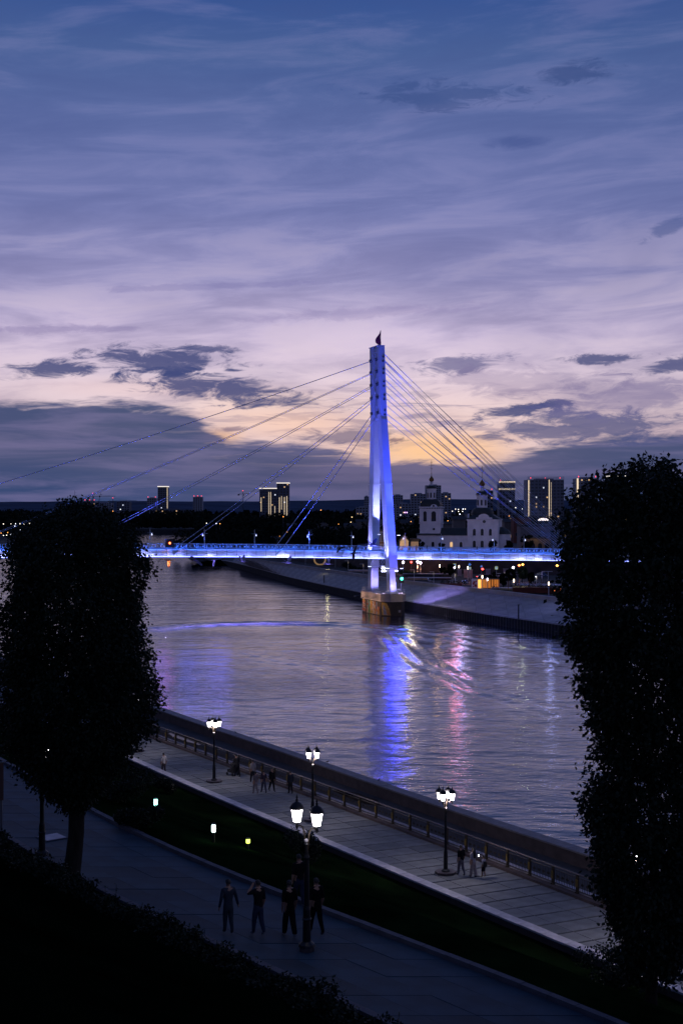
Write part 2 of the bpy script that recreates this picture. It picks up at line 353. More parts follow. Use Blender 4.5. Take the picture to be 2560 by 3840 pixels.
# ------------------------------------------------------------------ water
def resample(pts, step):
    out = []
    for a, b in zip(pts[:-1], pts[1:]):
        n = max(1, int((b-a).length/step))
        out += [a.lerp(b, i/n) for i in range(n)]
    return out+[pts[-1]]
def water():
    xs = np.concatenate([np.linspace(-12000, -70, 30, endpoint=False), np.arange(-70, 80, .75), np.linspace(80, 12000, 30)])
    ys = np.concatenate([np.linspace(-300, 85, 10, endpoint=False), np.arange(85, 345, .75), np.geomspace(345, 14000, 60)])
    X, Y = np.meshgrid(xs, ys); Z = np.zeros_like(X)
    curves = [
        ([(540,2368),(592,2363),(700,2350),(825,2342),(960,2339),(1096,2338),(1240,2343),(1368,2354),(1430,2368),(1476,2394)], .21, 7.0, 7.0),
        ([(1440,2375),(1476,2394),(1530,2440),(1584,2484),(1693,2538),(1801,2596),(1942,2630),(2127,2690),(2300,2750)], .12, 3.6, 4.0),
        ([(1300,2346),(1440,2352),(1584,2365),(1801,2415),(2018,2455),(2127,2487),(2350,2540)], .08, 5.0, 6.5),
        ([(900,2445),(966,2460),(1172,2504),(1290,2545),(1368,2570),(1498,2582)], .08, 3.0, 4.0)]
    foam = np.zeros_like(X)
    for pts, amp, lam, wid in curves:
        P_ = [PZ(x, y, 0) for x, y in pts]; P_ = resample(P_, 1.5)
        A = np.array([[p.x, p.y] for p in P_])
        m = (X > A[:,0].min()-25) & (X < A[:,0].max()+25) & (Y > A[:,1].min()-25) & (Y < A[:,1].max()+25)
        xi = X[m]; yi = Y[m]
        d = np.full(xi.shape, 1e9); sg = np.zeros(xi.shape); tt = np.zeros(xi.shape)
        for i in range(len(A)-1):
            a = A[i]; v = A[i+1]-a; l2 = v@v
            t = np.clip(((xi-a[0])*v[0]+(yi-a[1])*v[1])/l2, 0, 1)
            dx = xi-a[0]-t*v[0]; dy = yi-a[1]-t*v[1]; dd = np.hypot(dx, dy)
            k = dd < d; d[k] = dd[k]; sg[k] = np.sign(dx*v[1]-dy*v[0])[k]; tt[k] = ((i+t)/len(A))[k]
        ds = d*sg
        fade = np.clip(tt*25, 0, 1)*np.clip((1-tt)*3, .25, 1)
        wob = 1+.35*np.sin(xi*.9+yi*.35)*np.sin(xi*.31-yi*.6)
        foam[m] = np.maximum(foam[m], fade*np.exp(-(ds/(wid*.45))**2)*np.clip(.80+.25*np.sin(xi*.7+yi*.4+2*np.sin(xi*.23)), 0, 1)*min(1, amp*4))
        Z[m] += amp*fade*wob*np.cos(2*PI*ds/lam+.5*np.sin(xi*.2))*np.exp(-(ds/wid)**2)
    # gentle swell
    fine = (np.abs(X) < 90) & (Y < 345)
    Z += np.where(fine, .018*np.sin(X*1.1+Y*.5+2*np.sin(Y*.11))*np.sin(Y*1.3-X*.25+1.5*np.sin(X*.13)), 0)
    nx, ny = len(xs), len(ys); me = bpy.data.meshes.new('river_water')
    V = np.stack([X, Y, Z], -1).reshape(-1, 3)
    i = np.arange(nx*ny).reshape(ny, nx)
    Fq = np.stack([i[:-1,:-1], i[:-1,1:], i[1:,1:], i[1:,:-1]], -1).reshape(-1, 4)
    me.vertices.add(len(V)); me.vertices.foreach_set('co', V.ravel())
    me.loops.add(Fq.size); me.loops.foreach_set('vertex_index', Fq.ravel())
    me.polygons.add(len(Fq)); me.polygons.foreach_set('loop_start', np.arange(len(Fq))*4); me.polygons.foreach_set('loop_total', np.full(len(Fq), 4))
    me.update(calc_edges=True); me.polygons.foreach_set('use_smooth', [True]*len(Fq))
    at = me.attributes.new('foam', 'FLOAT', 'POINT'); at.data.foreach_set('value', foam.astype(np.float32).ravel())
    m = bpy.data.materials.new('river_water'); m.use_nodes = True; t = m.node_tree; b = t.nodes['Principled BSDF']
    b.inputs['Roughness'].default_value = .07
    b.inputs['IOR'].default_value = 1.58; b.inputs['Specular IOR Level'].default_value = 1.0
    g = t.nodes.new('ShaderNodeNewGeometry')
    def nz(sc, det, st, dist=0.3, rough=.55):
        mp = t.nodes.new('ShaderNodeMapping'); mp.inputs['Scale'].default_value = st; mp.inputs['Rotation'].default_value = (0, 0, .18)
        t.links.new(g.outputs['Position'], mp.inputs[0])
        n = t.nodes.new('ShaderNodeTexNoise'); n.inputs['Scale'].default_value = sc; n.inputs['Detail'].default_value = det
        n.inputs['Distortion'].default_value = dist; n.inputs['Roughness'].default_value = rough
        t.links.new(mp.outputs[0], n.inputs['Vector']); return n.outputs['Fac']
    def mm(op, a, b_):
        n = t.nodes.new('ShaderNodeMath'); n.operation = op
        for i_, v in enumerate((a, b_)):
            if isinstance(v, (int, float)): n.inputs[i_].default_value = v
            else: t.links.new(v, n.inputs[i_])
        return n.outputs[0]
    a1 = nz(.55, 5, (.55, 1.0, 1)); a2 = nz(.16, 3, (.5, 1, 1)); a3 = nz(2.4, 3, (.6, 1.0, 1)); msk = nz(.035, 3, (.5, 1.2, 1))
    mr = t.nodes.new('ShaderNodeMapRange'); t.links.new(msk, mr.inputs[0]); mr.inputs[1].default_value = .35; mr.inputs[2].default_value = .65; mr.inputs[3].default_value = .45; mr.inputs[4].default_value = 1.25
    h = mm('MULTIPLY', mm('ADD', mm('MULTIPLY', a1, .20), mm('MULTIPLY', a3, .030)), mr.outputs[0])
    h = mm('ADD', h, mm('MULTIPLY', a2, .42))
    bp = t.nodes.new('ShaderNodeBump'); bp.inputs['Distance'].default_value = 1.0; bp.inputs['Strength'].default_value = .72
    t.links.new(h, bp.inputs['Height']); t.links.new(bp.outputs[0], b.inputs['Normal'])
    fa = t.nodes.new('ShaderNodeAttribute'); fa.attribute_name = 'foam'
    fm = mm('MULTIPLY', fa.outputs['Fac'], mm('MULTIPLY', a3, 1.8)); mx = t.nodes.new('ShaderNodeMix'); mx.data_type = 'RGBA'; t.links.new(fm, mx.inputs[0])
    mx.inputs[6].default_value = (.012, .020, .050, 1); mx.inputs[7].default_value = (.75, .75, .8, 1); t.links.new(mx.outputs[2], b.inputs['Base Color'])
    me.materials.append(m)
    struct(link('water', me), 'dark rippled river reflecting the dusk sky and blue bridge lights')
water()

# ------------------------------------------------------------------ near bank
def ln(pts): return [Vector((x, y, 0)) for x, y in pts]
D0 = Vector((.53, -.848, 0))                      # the way the near bank runs, down to the right
fenceL = [PZ(*p, 6.0) for p in [(576,2768),(867,2875),(1000,2926),(1176,2991),(1383,3066),(1536,3120),(1689,3180),(1842,3240),(1995,3301),(2186,3374)]]
wallL = [PZ(*p, 6.5) for p in [(548,2863),(617,2901),(765,2967),(867,3008),(974,3051),(1071,3090),(1222,3152),(1383,3221),(1536,3290),(1689,3355),(1842,3412),(1995,3473),(2110,3523)]]
parL = [PZ(*p, 5.0) for p in [(600,2655),(730,2707),(1000,2789),(1300,2898),(1383,2926),(1670,3022),(1995,3133),(2148,3178)]]
kerbL = [PZ(*p, 13.7) for p in [(0,2848),(80,2893),(312,3036),(491,3143),(700,3268),(1000,3355),(1207,3424),(1383,3481),(1574,3535),(1780,3596),(2100,3720),(2400,3840)]]
def ext(P_, z, yl=330, yr=20, kl=None):
    P_ = [Vector((p.x, p.y, z)) for p in P_]
    a = P_[0]; l = (yl-a.y)/-D0.y; P_.insert(0, a-D0*l)
    b = P_[-1]; r = (b.y-yr)/-D0.y; P_.append(b+D0*r); return P_
fenceL = ext(fenceL, 6.0); wallL = ext(wallL, 6.5); parL = ext(parL, 5.0); kerbL = ext(kerbL, 13.7, 300, 12)
def chain(P_, s0=None):
    d = [0.0]
    for a, b in zip(P_[:-1], P_[1:]): d.append(d[-1]+(b-a).length)
    return d
def at_y(P_, y):
    for a, b in zip(P_[:-1], P_[1:]):
        if (a.y >= y >= b.y): 
            t = (a.y-y)/(a.y-b.y); return a.lerp(b, t)
    return P_[0].copy() if y > P_[0].y else P_[-1].copy()
def smooth_line(P_, step=2.0):
    """resample and smooth a line so that it has no kinks"""
    Q = resample(P_, step)
    for _ in range(30):
        Q = [Q[0]]+[(Q[i-1]+Q[i]*2+Q[i+1])/4 for i in range(1, len(Q)-1)]+[Q[-1]]
    return Q
fenceL = smooth_line(fenceL); wallL = smooth_line(wallL); parL = smooth_line(parL); kerbL = smooth_line(kerbL)
def offset(P_, d, z):
    out = []
    for i, p in enumerate(P_):
        t = (P_[min(i+1, len(P_)-1)]-P_[max(i-1, 0)]); t.z = 0; t.normalize()
        n = Vector((-t.y, t.x, 0))              # towards the river (left of travel, which runs towards the camera)
        out.append(Vector((p.x, p.y, 0))+n*d+Vector((0, 0, z)))
    return out
def strip(mb, A, B, sub=1, mi=0, hfun=None):
    """ruled surface between two lines matched by their share of length"""
    def par(P_):
        c = chain(P_); return c, c[-1]
    n = 130
    def samp(P_, u):
        c, l = par(P_); s = u*l; i = min(np.searchsorted(c, s, side='right')-1, len(P_)-2)
        return P_[i].lerp(P_[i+1], (s-c[i])/max(1e-6, c[i+1]-c[i]))
    cA = [samp(A, i/n) for i in range(n+1)]; cB = [samp(B, i/n) for i in range(n+1)]
    vs = []; 
    for a, b in zip(cA, cB):
        for k in range(sub+1):
            p = a.lerp(b, k/sub)
            if hfun: p = Vector((p.x, p.y, hfun(p, k/sub)))
            vs.append(p)
    fs = []
    for i in range(n):
        for k in range(sub):
            q = i*(sub+1)+k; fs.append((q, q+1, q+sub+2, q+sub+1))
    mb.add(vs, fs, mi)
def strip_y(mb, A, B, ys, sub=1, mi=0, hfun=None):
    pa = [at_y(A, y) for y in ys]; pb = [at_y(B, y) for y in ys]
    vs = []
    for a, b in zip(pa, pb):
        for k in range(sub+1):
            p = a.lerp(b, k/sub)
            if hfun: p = Vector((p.x, p.y, hfun(p, k/sub)))
            vs.append(p)
    fs = []
    for i in range(len(ys)-1):
        for k in range(sub):
            q = i*(sub+1)+k; fs.append((q, q+1, q+sub+2, q+sub+1))
    mb.add(vs, fs, mi)
rnd = random.Random(3)
# promenade bed and its paving slabs
mb = MB(); strip(mb, offset(wallL, .1, 5.93), offset(fenceL, .2, 5.93))
prom = struct(mb.build('promenade', M_joint), 'stone paved riverside promenade with dark joints between rows')
def slabs(parent, A, B, ys, nacross, mats, gap, zt, th, skew, name, lim=300):
    cnt = 0
    for i in range(len(ys)-1):
        for k in range(nacross):
            q = []
            for (yy, kk) in ((ys[i]-gap/2, k), (ys[i]-gap/2, k+1), (ys[i+1]+gap/2, k+1), (ys[i+1]+gap/2, k)):
                w = kk/nacross
                y_ = yy-skew*w
                a = at_y(A, yy); b = at_y(B, yy-skew)
                p = a.lerp(b, w); q.append(Vector((p.x, p.y, 0)))
            c = sum(q, Vector())/4
            sh = 1-gap/2/((q[0]-q[1]).length)
            jz = rnd.uniform(-.006, .006)
            m2 = MB(); loc = [(v-c)*sh for v in q]
            m2.add([(v.x, v.y, -th) for v in loc]+[(v.x, v.y, 0) for v in loc], [(4,5,6,7),(0,4,7,3),(0,1,5,4),(1,2,6,5),(2,3,7,6)])
            me = bpy.data.meshes.new(name); me.from_pydata(m2.v, [], m2.f); me.materials.append(mats[rnd.random() < .22])
            link(name, me, parent, (c.x, c.y, zt+jz)); cnt += 1
wi = offset(wallL, .25, 6.0); fo = offset(fenceL, -.05, 6.0)
ys = [54.0]
while ys[-1] < 150: ys.append(ys[-1]+1.25)
# rows run across the promenade nearly square to the view
slabs(prom, wi, fo, ys[::-1], 3, (M_slab, M_slab2), .10, 6.0, .055, -2.6, 'paving_slab')
# retaining wall with coping stones
mb = MB(); A = offset(wallL, .20, 6.40); B = offset(wallL, -.25, 6.40)
strip(mb, A, B); strip(mb, offset(wallL, .20, 5.9), A); strip(mb, B, offset(wallL, -.25, 5.6))
rw = thing('retaining_wall', 'low pale granite topped wall between the lawn slope and the promenade', 'wall', at_y(wallL, 80))
wb = mb.build('wall_body', M_redgr); wb.parent = rw; wb.matrix_parent_inverse = Matrix.Translation(-at_y(wallL, 80))
def along(P_, y0, y1, step):
    """points every step metres between two distances"""
    a = at_y(P_, y0); out = [a]; Q = [p for p in P_ if p.y < y0]; acc = 0; cur = a
    for p in Q:
        while (p-cur).length >= step-acc:
            cur = cur+(p-cur).normalized()*(step-acc); acc = 0
            if cur.y < y1: return out
            out.append(cur.copy())
        acc += (p-cur).length; cur = p
    return out
def stones(parent, P_, y0, y1, step, w, h, ztop, m, name, off=0.0, jit=.01, gap=.03):
    Q = along(offset(P_, off, 0), y0, y1, step); org = parent.location
    for a, b in zip(Q[:-1], Q[1:]):
        c = (a+b)/2; d = b-a; ang = math.atan2(d.y, d.x)
        s = MB().box((0, 0, -h/2), (d.length-gap, w, h))
        me = bpy.data.meshes.new(name); me.from_pydata(s.v, [], s.f); me.materials.append(m if not isinstance(m, tuple) else m[rnd.random() < .3])
        link(name, me, parent, Vector((c.x, c.y, ztop+rnd.uniform(-jit, jit)))-org, ang+rnd.uniform(-.004, .004))
stones(rw, wallL, 150, 48, 1.7, .62, .10, 6.50, M_granite, 'coping_stone')
# kerbed step in front of the fence, fence plinth
mb = MB(); A = offset(fenceL, -.30, 6.15); B = offset(fenceL, .45, 6.15)
strip(mb, A, B); strip(mb, offset(fenceL, -.30, 5.9), A)
cp = struct(mb.build('kerb_step', M_redgr), 'brown granite step along the riverside fence')
mb = MB(); A = offset(fenceL, .12, 6.26); B = offset(fenceL, .52, 6.26)
strip(mb, A, B); strip(mb, offset(fenceL, .12, 6.155), A); strip(mb, B, offset(fenceL, .52, 3.9))
struct(mb.build('fence_plinth_strip', M_granite), 'pale stone ledge showing under the riverside fence')
# lower quay and parapet
mb = MB(); strip(mb, offset(fenceL, .50, 4.0), offset(parL, -.3, 4.0))
struct(mb.build('lower_quay', M_asph), 'dark asphalt lower quay between the fence and the parapet')
pw = thing('quay_parapet', 'long stone parapet with red granite face along the river edge', 'wall', at_y(parL, 110))
mb = MB(); A = offset(parL, -.35, 4.9); strip(mb, offset(parL, -.35, 3.9), A); strip(mb, offset(parL, .35, 4.9), offset(parL, 1.0, -1)); strip(mb, A, offset(parL, .35, 4.9))
wb = mb.build('wall_body', M_redgr); wb.parent = pw; wb.matrix_parent_inverse = Matrix.Translation(-at_y(parL, 110))
stones(pw, parL, 220, 60, 2.2, 1.0, .12, 5.02, mat('parapet_cap', (.20, .18, .19), .6, var=.25, scale=2), 'cap_stone', 0, .008, .03)
# lawn slope
def slope_h(p, k):
    s = 3*k*k-2*k**3
    return 13.62*(1-s)+6.05*s
mb = MB()
yA = offset(kerbL, .12, 13.62); yB = offset(wallL, -.2, 6.05)
strip(mb, yA, yB, 14, 0, slope_h)
struct(mb.build('lawn_slope', M_grass, smooth=True), 'dark grass slope falling from the upper path to the promenade')
# upper path
pathIn = offset(kerbL, -4.6, 13.7)
mb = MB(); strip(mb, offset(kerbL, -5.4, 13.64), offset(kerbL, .0, 13.64))
path = struct(mb.build('path', M_joint), 'bluish paved upper path crossing the foreground')
ysp = [28.0]
while ysp[-1] < 78: ysp.append(ysp[-1]+1.4)
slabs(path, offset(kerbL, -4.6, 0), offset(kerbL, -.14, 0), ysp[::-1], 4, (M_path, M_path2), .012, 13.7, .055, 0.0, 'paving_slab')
kb = thing('path_kerb', 'raised kerb stones along the lawn side of the upper path', 'kerb', at_y(kerbL, 45))
stones(kb, kerbL, 74, 27, 1.0, .22, .28, 13.83, M_kerb, 'kerb_stone', 0, .006, .02)
kb2 = thing('hedge_side_kerb', 'low kerb stones along the hedge side of the upper path', 'kerb', at_y(pathIn, 45))
stones(kb2, pathIn, 74, 32, 1.0, .25, .26, 13.80, M_kerb, 'kerb_stone', 0, .006, .02)
# drain cover on the path by the left tree
mh = thing('drain_cover', 'pale square drain cover set in the path beside the tree trunk', 'drain cover', PZ(195, 3141, 13.71), -.9)
MB().box((0, 0, .008), (1.0, 1.0, .02)).build('frame', M_kerb, mh)
MB().box((0, 0, .022), (.84, .84, .02)).build('lid', M_granite, mh)
# hillside under the camera
hillA = offset(kerbL, -4.75, 13.7)
def hill_h(p, k):
    s = k*25
    n = .25*math.sin(p.x*.5+p.y*.23)+.15*math.sin(p.x*.21-p.y*.4)
    return 13.72+min(s, .8)*.15+max(0, s-.8)*.40+(n if s > 2 else 0)
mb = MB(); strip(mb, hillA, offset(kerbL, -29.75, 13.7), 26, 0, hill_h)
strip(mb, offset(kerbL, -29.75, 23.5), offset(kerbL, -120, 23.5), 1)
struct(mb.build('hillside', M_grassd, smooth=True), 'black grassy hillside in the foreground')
# ground of the near bank continuing behind
mb = MB()
mb.add([(-147-3000, 320, 6), (-150, 332, 6), (-190, 600, 6), (-215, 900, 6), (-250, 1400, 6), (-3400, 1400, 6)], [(0,1,2,3,4,5)])
mb.add([(-150, 332, 6), (-150, 332, -1), (-190, 600, -1), (-190, 600, 6)], [(0,1,2,3)])
mb.add([(-190, 600, 6), (-190, 600, -1), (-215, 900, -1), (-215, 900, 6)], [(0,1,2,3)])
mb.add([(-215, 900, 6), (-215, 900, -1), (-250, 1400, -1), (-250, 1400, 6)], [(0,1,2,3)])
struct(mb.build('near_bank_ground', M_ground), 'dark flat ground upstream on the near bank')

# ------------------------------------------------------------------ far bank
ledge = [PZ(*p, 2.5) for p in [(2330,2375),(2138,2343),(1943,2317),(1768,2291),(1702,2281),(1524,2251),(1361,2220),(1212,2190),(1074,2159),(959,2128),(902,2113)]]
ledge = [ledge[0]+Vector((60, -95, 0))]+ledge+[Vector((-58, 625, 2.5)), Vector((-68, 640, 2.5))]
topl = [PZ(*p, 6.5) for p in [(2250,2258),(2053,2235),(1924,2220),(1768,2203),(1612,2186),(1500,2174),(1361,2153),(1206,2131),(1074,2112),(988,2101),(902,2090)]]
topl = [topl[0]+Vector((60, -95, 0))]+topl+[Vector((-52, 640, 6.5)), Vector((-62, 665, 6.5))]
ledge = smooth_line(ledge, 3.0); topl = smooth_line(topl, 3.0)
nU = 140
def sampU(P_, u):
    c = chain(P_); s = u*c[-1]; i = min(int(np.searchsorted(c, s, side='right'))-1, len(P_)-2)
    return P_[i].lerp(P_[i+1], (s-c[i])/max(1e-6, c[i+1]-c[i]))
LU = [sampU(ledge, i/nU) for i in range(nU+1)]; TU = [at_y(topl[::-1], min(664.9, max(topl[0].y+.1, p.y+ (p.y*.075)))) for p in LU]
# keep the two lines paired square to the bank: nearest point of the top line
TT = resample(topl, .5)
def nearest(p, Q): return min(Q, key=lambda q: (q.x-p.x)**2+(q.y-p.y)**2)
cl = chain(topl)[-1]
TU = [sampU(topl, i/nU) for i in range(nU+1)]
emb = thing('embankment', 'sloping concrete embankment of the far bank with panel joints', 'embankment', LU[nU//3])
def emb_build(name, mb, m, **k):
    o = mb.build(name, m, **k); o.parent = emb; o.matrix_parent_inverse = Matrix.Translation(-LU[nU//3]); return o
def pt(i, k):
    """k 0..1 up the slope; slightly concave face ending in an upright parapet"""
    a, b = LU[i], TU[i]
    prof = [(0, 2.5), (.06, 2.5), (.34, 3.4), (.64, 4.55), (.93, 5.6), (.93, 6.5), (1.0, 6.5)]
    w, z = prof[k]; p = a.lerp(b, w); return Vector((p.x, p.y, z))
mb = MB()
vs = [pt(i, k)+Vector((0, 0, -.06)) for i in range(nU+1) for k in range(1, 5)]
mb.add(vs, [(i*4+k, i*4+k+1, (i+1)*4+k+1, (i+1)*4+k) for i in range(nU) for k in range(3)])
emb_build('slope_base', mb, M_conc2)
mb = MB()
vs = [pt(i, k) for i in range(nU+1) for k in (0, 1)]
mb.add(vs, [(i*2, i*2+1, i*2+3, i*2+2) for i in range(nU)])
vs = [v for i in range(nU+1) for v in (pt(i, 0), pt(i, 0)+Vector((0, 0, -.35)))]
mb.add(vs, [(i*2, i*2+1, i*2+3, i*2+2) for i in range(nU)])
emb_build('ledge', mb, M_ledge)
mb = MB()
vs = [pt(i, k) for i in range(nU+1) for k in (4, 5, 6)]
mb.add(vs, [(i*3+k, i*3+k+1, (i+1)*3+k+1, (i+1)*3+k) for i in range(nU) for k in range(2)])
emb_build('parapet', mb, M_conc)
mb = MB()
vs = [v for i in range(nU+1) for v in (pt(i, 5)+Vector((0, 0, .03))-Vector((.25, .25, 0)), pt(i, 6)+Vector((0, 0, .03)))]
mb.add(vs, [(i*2, i*2+1, i*2+3, i*2+2) for i in range(nU)])
emb_build('parapet_cap', mb, M_ledge)
# slope slabs
for k in (1, 2, 3):
    for i in range(0, nU, 2):
        a, b, c, d = pt(i, k), pt(i, k+1), pt(i+2, k+1), pt(i+2, k)
        if a.y > 600: continue
        cc = (a+b+c+d)/4; q = [(v-cc)*.985+Vector((0, 0, rnd.uniform(-.02, .02))) for v in (a, b, c, d)]
        me = bpy.data.meshes.new('slope_slab')
        me.from_pydata([v for v in q]+[v+Vector((0, 0, -.08)) for v in q], [], [(0,1,2,3),(0,4,5,1),(1,5,6,2),(2,6,7,3),(3,7,4,0)])
        me.materials.append(M_conc); link('slope_slab', me, emb, cc-LU[nU//3])
# sheet piling under the ledge
mb = MB()
Q = resample(LU, .6)
vs = []
for i, p in enumerate(Q):
    o = .12 if (i//1) % 2 else -.12
    t = (Q[min(i+1, len(Q)-1)]-Q[max(i-1, 0)]).normalized(); n = Vector((-t.y, t.x, 0))
    b = p+n*(o+.25); vs += [(b.x, b.y, 2.2), (b.x, b.y, -1.5)]
mb.add(vs, [(i*2, i*2+1, i*2+3, i*2+2) for i in range(len(Q)-1)])
stuff(emb_build('sheet_piling', mb, M_pile))
# mooring posts / ladders
for px, py0, py1 in ((1943, 2270, 2316), (1215, 2160, 2186)):
    p = PZ(px, py1, 2.7); t = thing('mooring_post', 'thin dark marker post standing on the embankment slope '+('right of the pier' if px > 1500 else 'left of the pier'), 'post', p)
    MB().tube([(0, 0, -.3), (0, 0, (py1-py0)*p.y/F)], [.16, .14], 8).build('post', M_pile, t)
    MB().box((0, 0, (py1-py0)*p.y/F+.1), (.4, .4, .15)).build('cap', M_pile, t)
# far bank land
TL = [Vector((p.x, p.y, 5.6)) for p in topl]
poly = [(p.x, p.y, 5.6) for p in TL] + [(-75, 680, 5.6), (-92, 780, 5.6), (-112, 910, 5.6), (-146, 1400, 5.6), (9000, 1400, 5.6), (9000, TL[0].y, 5.6)]
mb = MB(); mb.add(poly, [tuple(range(len(poly)))])
Bk = [Vector(p) for p in poly[len(TL)-1:len(TL)+4]]
for a, b in zip(Bk[:-1], Bk[1:]): mb.add([a, b, Vector((b.x-6, b.y, -1)), Vector((a.x-6, a.y, -1))], [(0,1,2,3)])
struct(mb.build('far_bank_ground', M_ground), 'dark paved ground of the far bank quarter')
mb = MB(); mb.add([(-12000, 1395, 5.5), (12000, 1395, 5.5), (12000, 14000, 5.5), (-12000, 14000, 5.5)], [(0,1,2,3)])
mb.add([(-12000, 1395, 5.5), (-12000, 1395, -1), (12000, 1395, -1), (12000, 1395, 5.5)], [(0,1,2,3)])
struct(mb.build('ground', M_ground), 'dark plain running to the horizon')
# far hills
mb = MB(); xs = np.linspace(-9000, 9000, 240); vs = []
for x in xs:
    for j, (yy, hh) in enumerate(((6200, 0), (6900, 30), (7800, 62), (9500, 0))):
        n = 1+.10*math.sin(x*.0011+j)+.06*math.sin(x*.0037)+.02*math.sin(x*.019)
        side = 1.0+.30*math.exp(-((x-1500)/1800)**2)
        vs.append((x*(.9+yy/20000), yy, 5.5+hh*n*side))
mb.add(vs, [(i*4+k, i*4+k+1, i*4+k+5, i*4+k+4) for i in range(239) for k in range(3)])
struct(mb.build('far_hills', M_hill, smooth=True), 'low blue grey ridge along the horizon')
# promontory bank below the woods left of the embankment
mb = MB(); vs = []
for i, u in enumerate(np.linspace(0, 1, 14)):
    c = PZ(905-u*195, 2126-3*math.sin(u*3), 0); tp = Vector((c.x+4+6*(1-u), c.y+22-u*8, 3.4*(1-.5*u**3)))
    vs += [c+Vector((0, 0, -.3)), tp, tp+Vector((25, 60, .2))]
mb.add(vs, [(i*3+k, i*3+k+1, i*3+k+4, i*3+k+3) for i in range(13) for k in range(2)])
struct(mb.build('wooded_spit', M_grassd), 'dark spit of land reaching into the river under the bridge')
# ------------------------------------------------------------------ the footbridge
BR = math.radians(20); BO = Vector((10.75, 332.0, 0.0))
BRM = Matrix.Translation(BO) @ Matrix.Rotation(BR, 4, 'Z')
def BW(x, y, z): return BRM @ Vector((x, y, z))
def bx_of(px):
    """deck coordinate seen in the direction of column px"""
    k = (px-1280)/F; c, s = math.cos(BR), math.sin(BR)
    return (k*BO.y-BO.x)/(c-k*s)
def ZD(x):
    t = -x
    return 16.2+(.031*t-.00016*t*t if t > 0 else .0235*t)
bridge = thing('footbridge', 'white cable stayed footbridge lit blue crossing the river with one tall pylon', 'bridge', BO, BR)
HW = 3.1
XL, XR = -170.0, 90.0
xs = np.arange(XL, XR+.1, 2.5)
deck = MB(); vs = []
for x in xs:
    z = ZD(x); vs += [(x, -HW, z-.02), (x, HW, z-.02), (x, HW-.35, z-1.70), (x, -HW+.35, z-1.70)]
deck.add(vs, [(i*4+k, i*4+(k+1) % 4, (i+1)*4+(k+1) % 4, (i+1)*4+k) for i in range(len(xs)-1) for k in range(4)])
deck.build('deck', M_steelb, bridge)
PANELM = None
for side in (-1, 1):
    for i in range(len(xs)-1):
        x0, x1 = xs[i]+.04, xs[i+1]-.04
        if side == 1 and i % 4: continue
        if side == 1: x1 = xs[min(i+4, len(xs)-1)]-.04
        y = side*HW; z0, z1 = ZD(x0), ZD(x1)
        c = Vector(((x0+x1)/2, y+side*.05, (z0+z1)/2))
        q = []
        for yy in (-.04, .04):
            q += [(x0-c.x, yy, z0-1.85-c.z), (x1-c.x, yy, z1-1.85-c.z), (x1-c.x, yy, z1-.05-c.z), (x0-c.x, yy, z0-.05-c.z)]
        me = bpy.data.meshes.new('fascia_panel'); me.from_pydata(q, [], [(0,1,2,3),(7,6,5,4),(0,4,5,1),(1,5,6,2),(2,6,7,3),(3,7,4,0)]); me.materials.append(M_panel)
        link('fascia_panel', me, bridge, c)
def follow(mb, y, dz, r, x0=XL, x1=XR, n=4):
    X = np.arange(x0, x1+.1, 2.5); mb.tube([(x, y, ZD(x)+dz) for x in X], r, n)
for side in (-1, 1):
    m = MB(); follow(m, side*(HW+.12), .04, .09); m.build('edge_beam', M_steelb, bridge)
    m = MB(); follow(m, side*(HW-.05), 1.18, .055); m.build('handrail', M_rail, bridge)
    m = MB(); follow(m, side*(HW-.05), .22, .03); m.build('lower_rail', M_rail, bridge)
    pm = bpy.data.meshes.new('railing_post'); t_ = MB().box((0, 0, .58), (.10, .10, 1.16)); t_.box((0, 0, 1.2), (.14, .14, .06)); pm.from_pydata(t_.v, [], t_.f); pm.materials.append(M_rail)
    for x in xs[::1 if side < 0 else 2]:
        link('railing_post', pm, bridge, (x, side*(HW-.05), ZD(x)))
    m = MB()
    for x in np.arange(XL, XR, .42):
        m.box((x, side*(HW-.05), ZD(x)+.68), (.035, .03, .9))
        if side < 0 and int(x*10) % 3 == 0: m.box((x+.2, side*(HW-.05), ZD(x)+.65), (.26, .025, .42))
    stuff(m.build('railing_pickets', M_rail, bridge))
# --- pylon
pyl = bpy.data.objects.new('pylon', None); COL.objects.link(pyl); pyl.parent = bridge
def lean(z): return -1.65*(z-5.6)/63.3
def spl(z):
    pts = [(5.6, 7.0), (51.0, 2.25), (69, 2.0)]
    for (a, u), (b, v) in zip(pts[:-1], pts[1:]):
        if a <= z <= b: return u+(v-u)*(z-a)/(b-a)
    return 2.0
def leg_mesh(side):
    secs = []
    for z in (5.6, 6.6, 11.6, 11.9, 16, 24, 34, 45, 51, 51.3, 60, 68.9):
        if z < 7: wx, wy = (2.4 if z < 6 else 1.7), (3.4 if z < 6 else 2.5)
        elif z < 11.7: wx, wy = 1.5, 2.4
        else:
            k = (z-12)/57; wx = 2.25-.60*k; wy = 2.9-.35*k
        if side > 0 and z < 11.7: wx = 2.1
        xo = (-.35 if (side < 0 and z < 11.7) else 0)
        secs.append((z, lean(z)+xo, side*spl(z), wx, wy))
    vs = []
    for z, x, y, wx, wy in secs:
        c = .12
        for (sx, sy) in ((-1, -1), (1, -1), (1, 1), (-1, 1)):
            if sx*sy > 0: vs += [(x+sx*wx/2, y+sy*(wy/2-c), z), (x+sx*(wx/2-c), y+sy*wy/2, z)]
            else: vs += [(x+sx*(wx/2-c), y+sy*wy/2, z), (x+sx*wx/2, y+sy*(wy/2-c), z)]
    n = 8; fs = [(i*n+k, i*n+(k+1) % n, (i+1)*n+(k+1) % n, (i+1)*n+k) for i in range(len(secs)-1) for k in range(n)]
    fs += [tuple(range(n))[::-1], tuple((len(secs)-1)*n+k for k in range(n))]
    m = MB(); m.add(vs, fs); return m
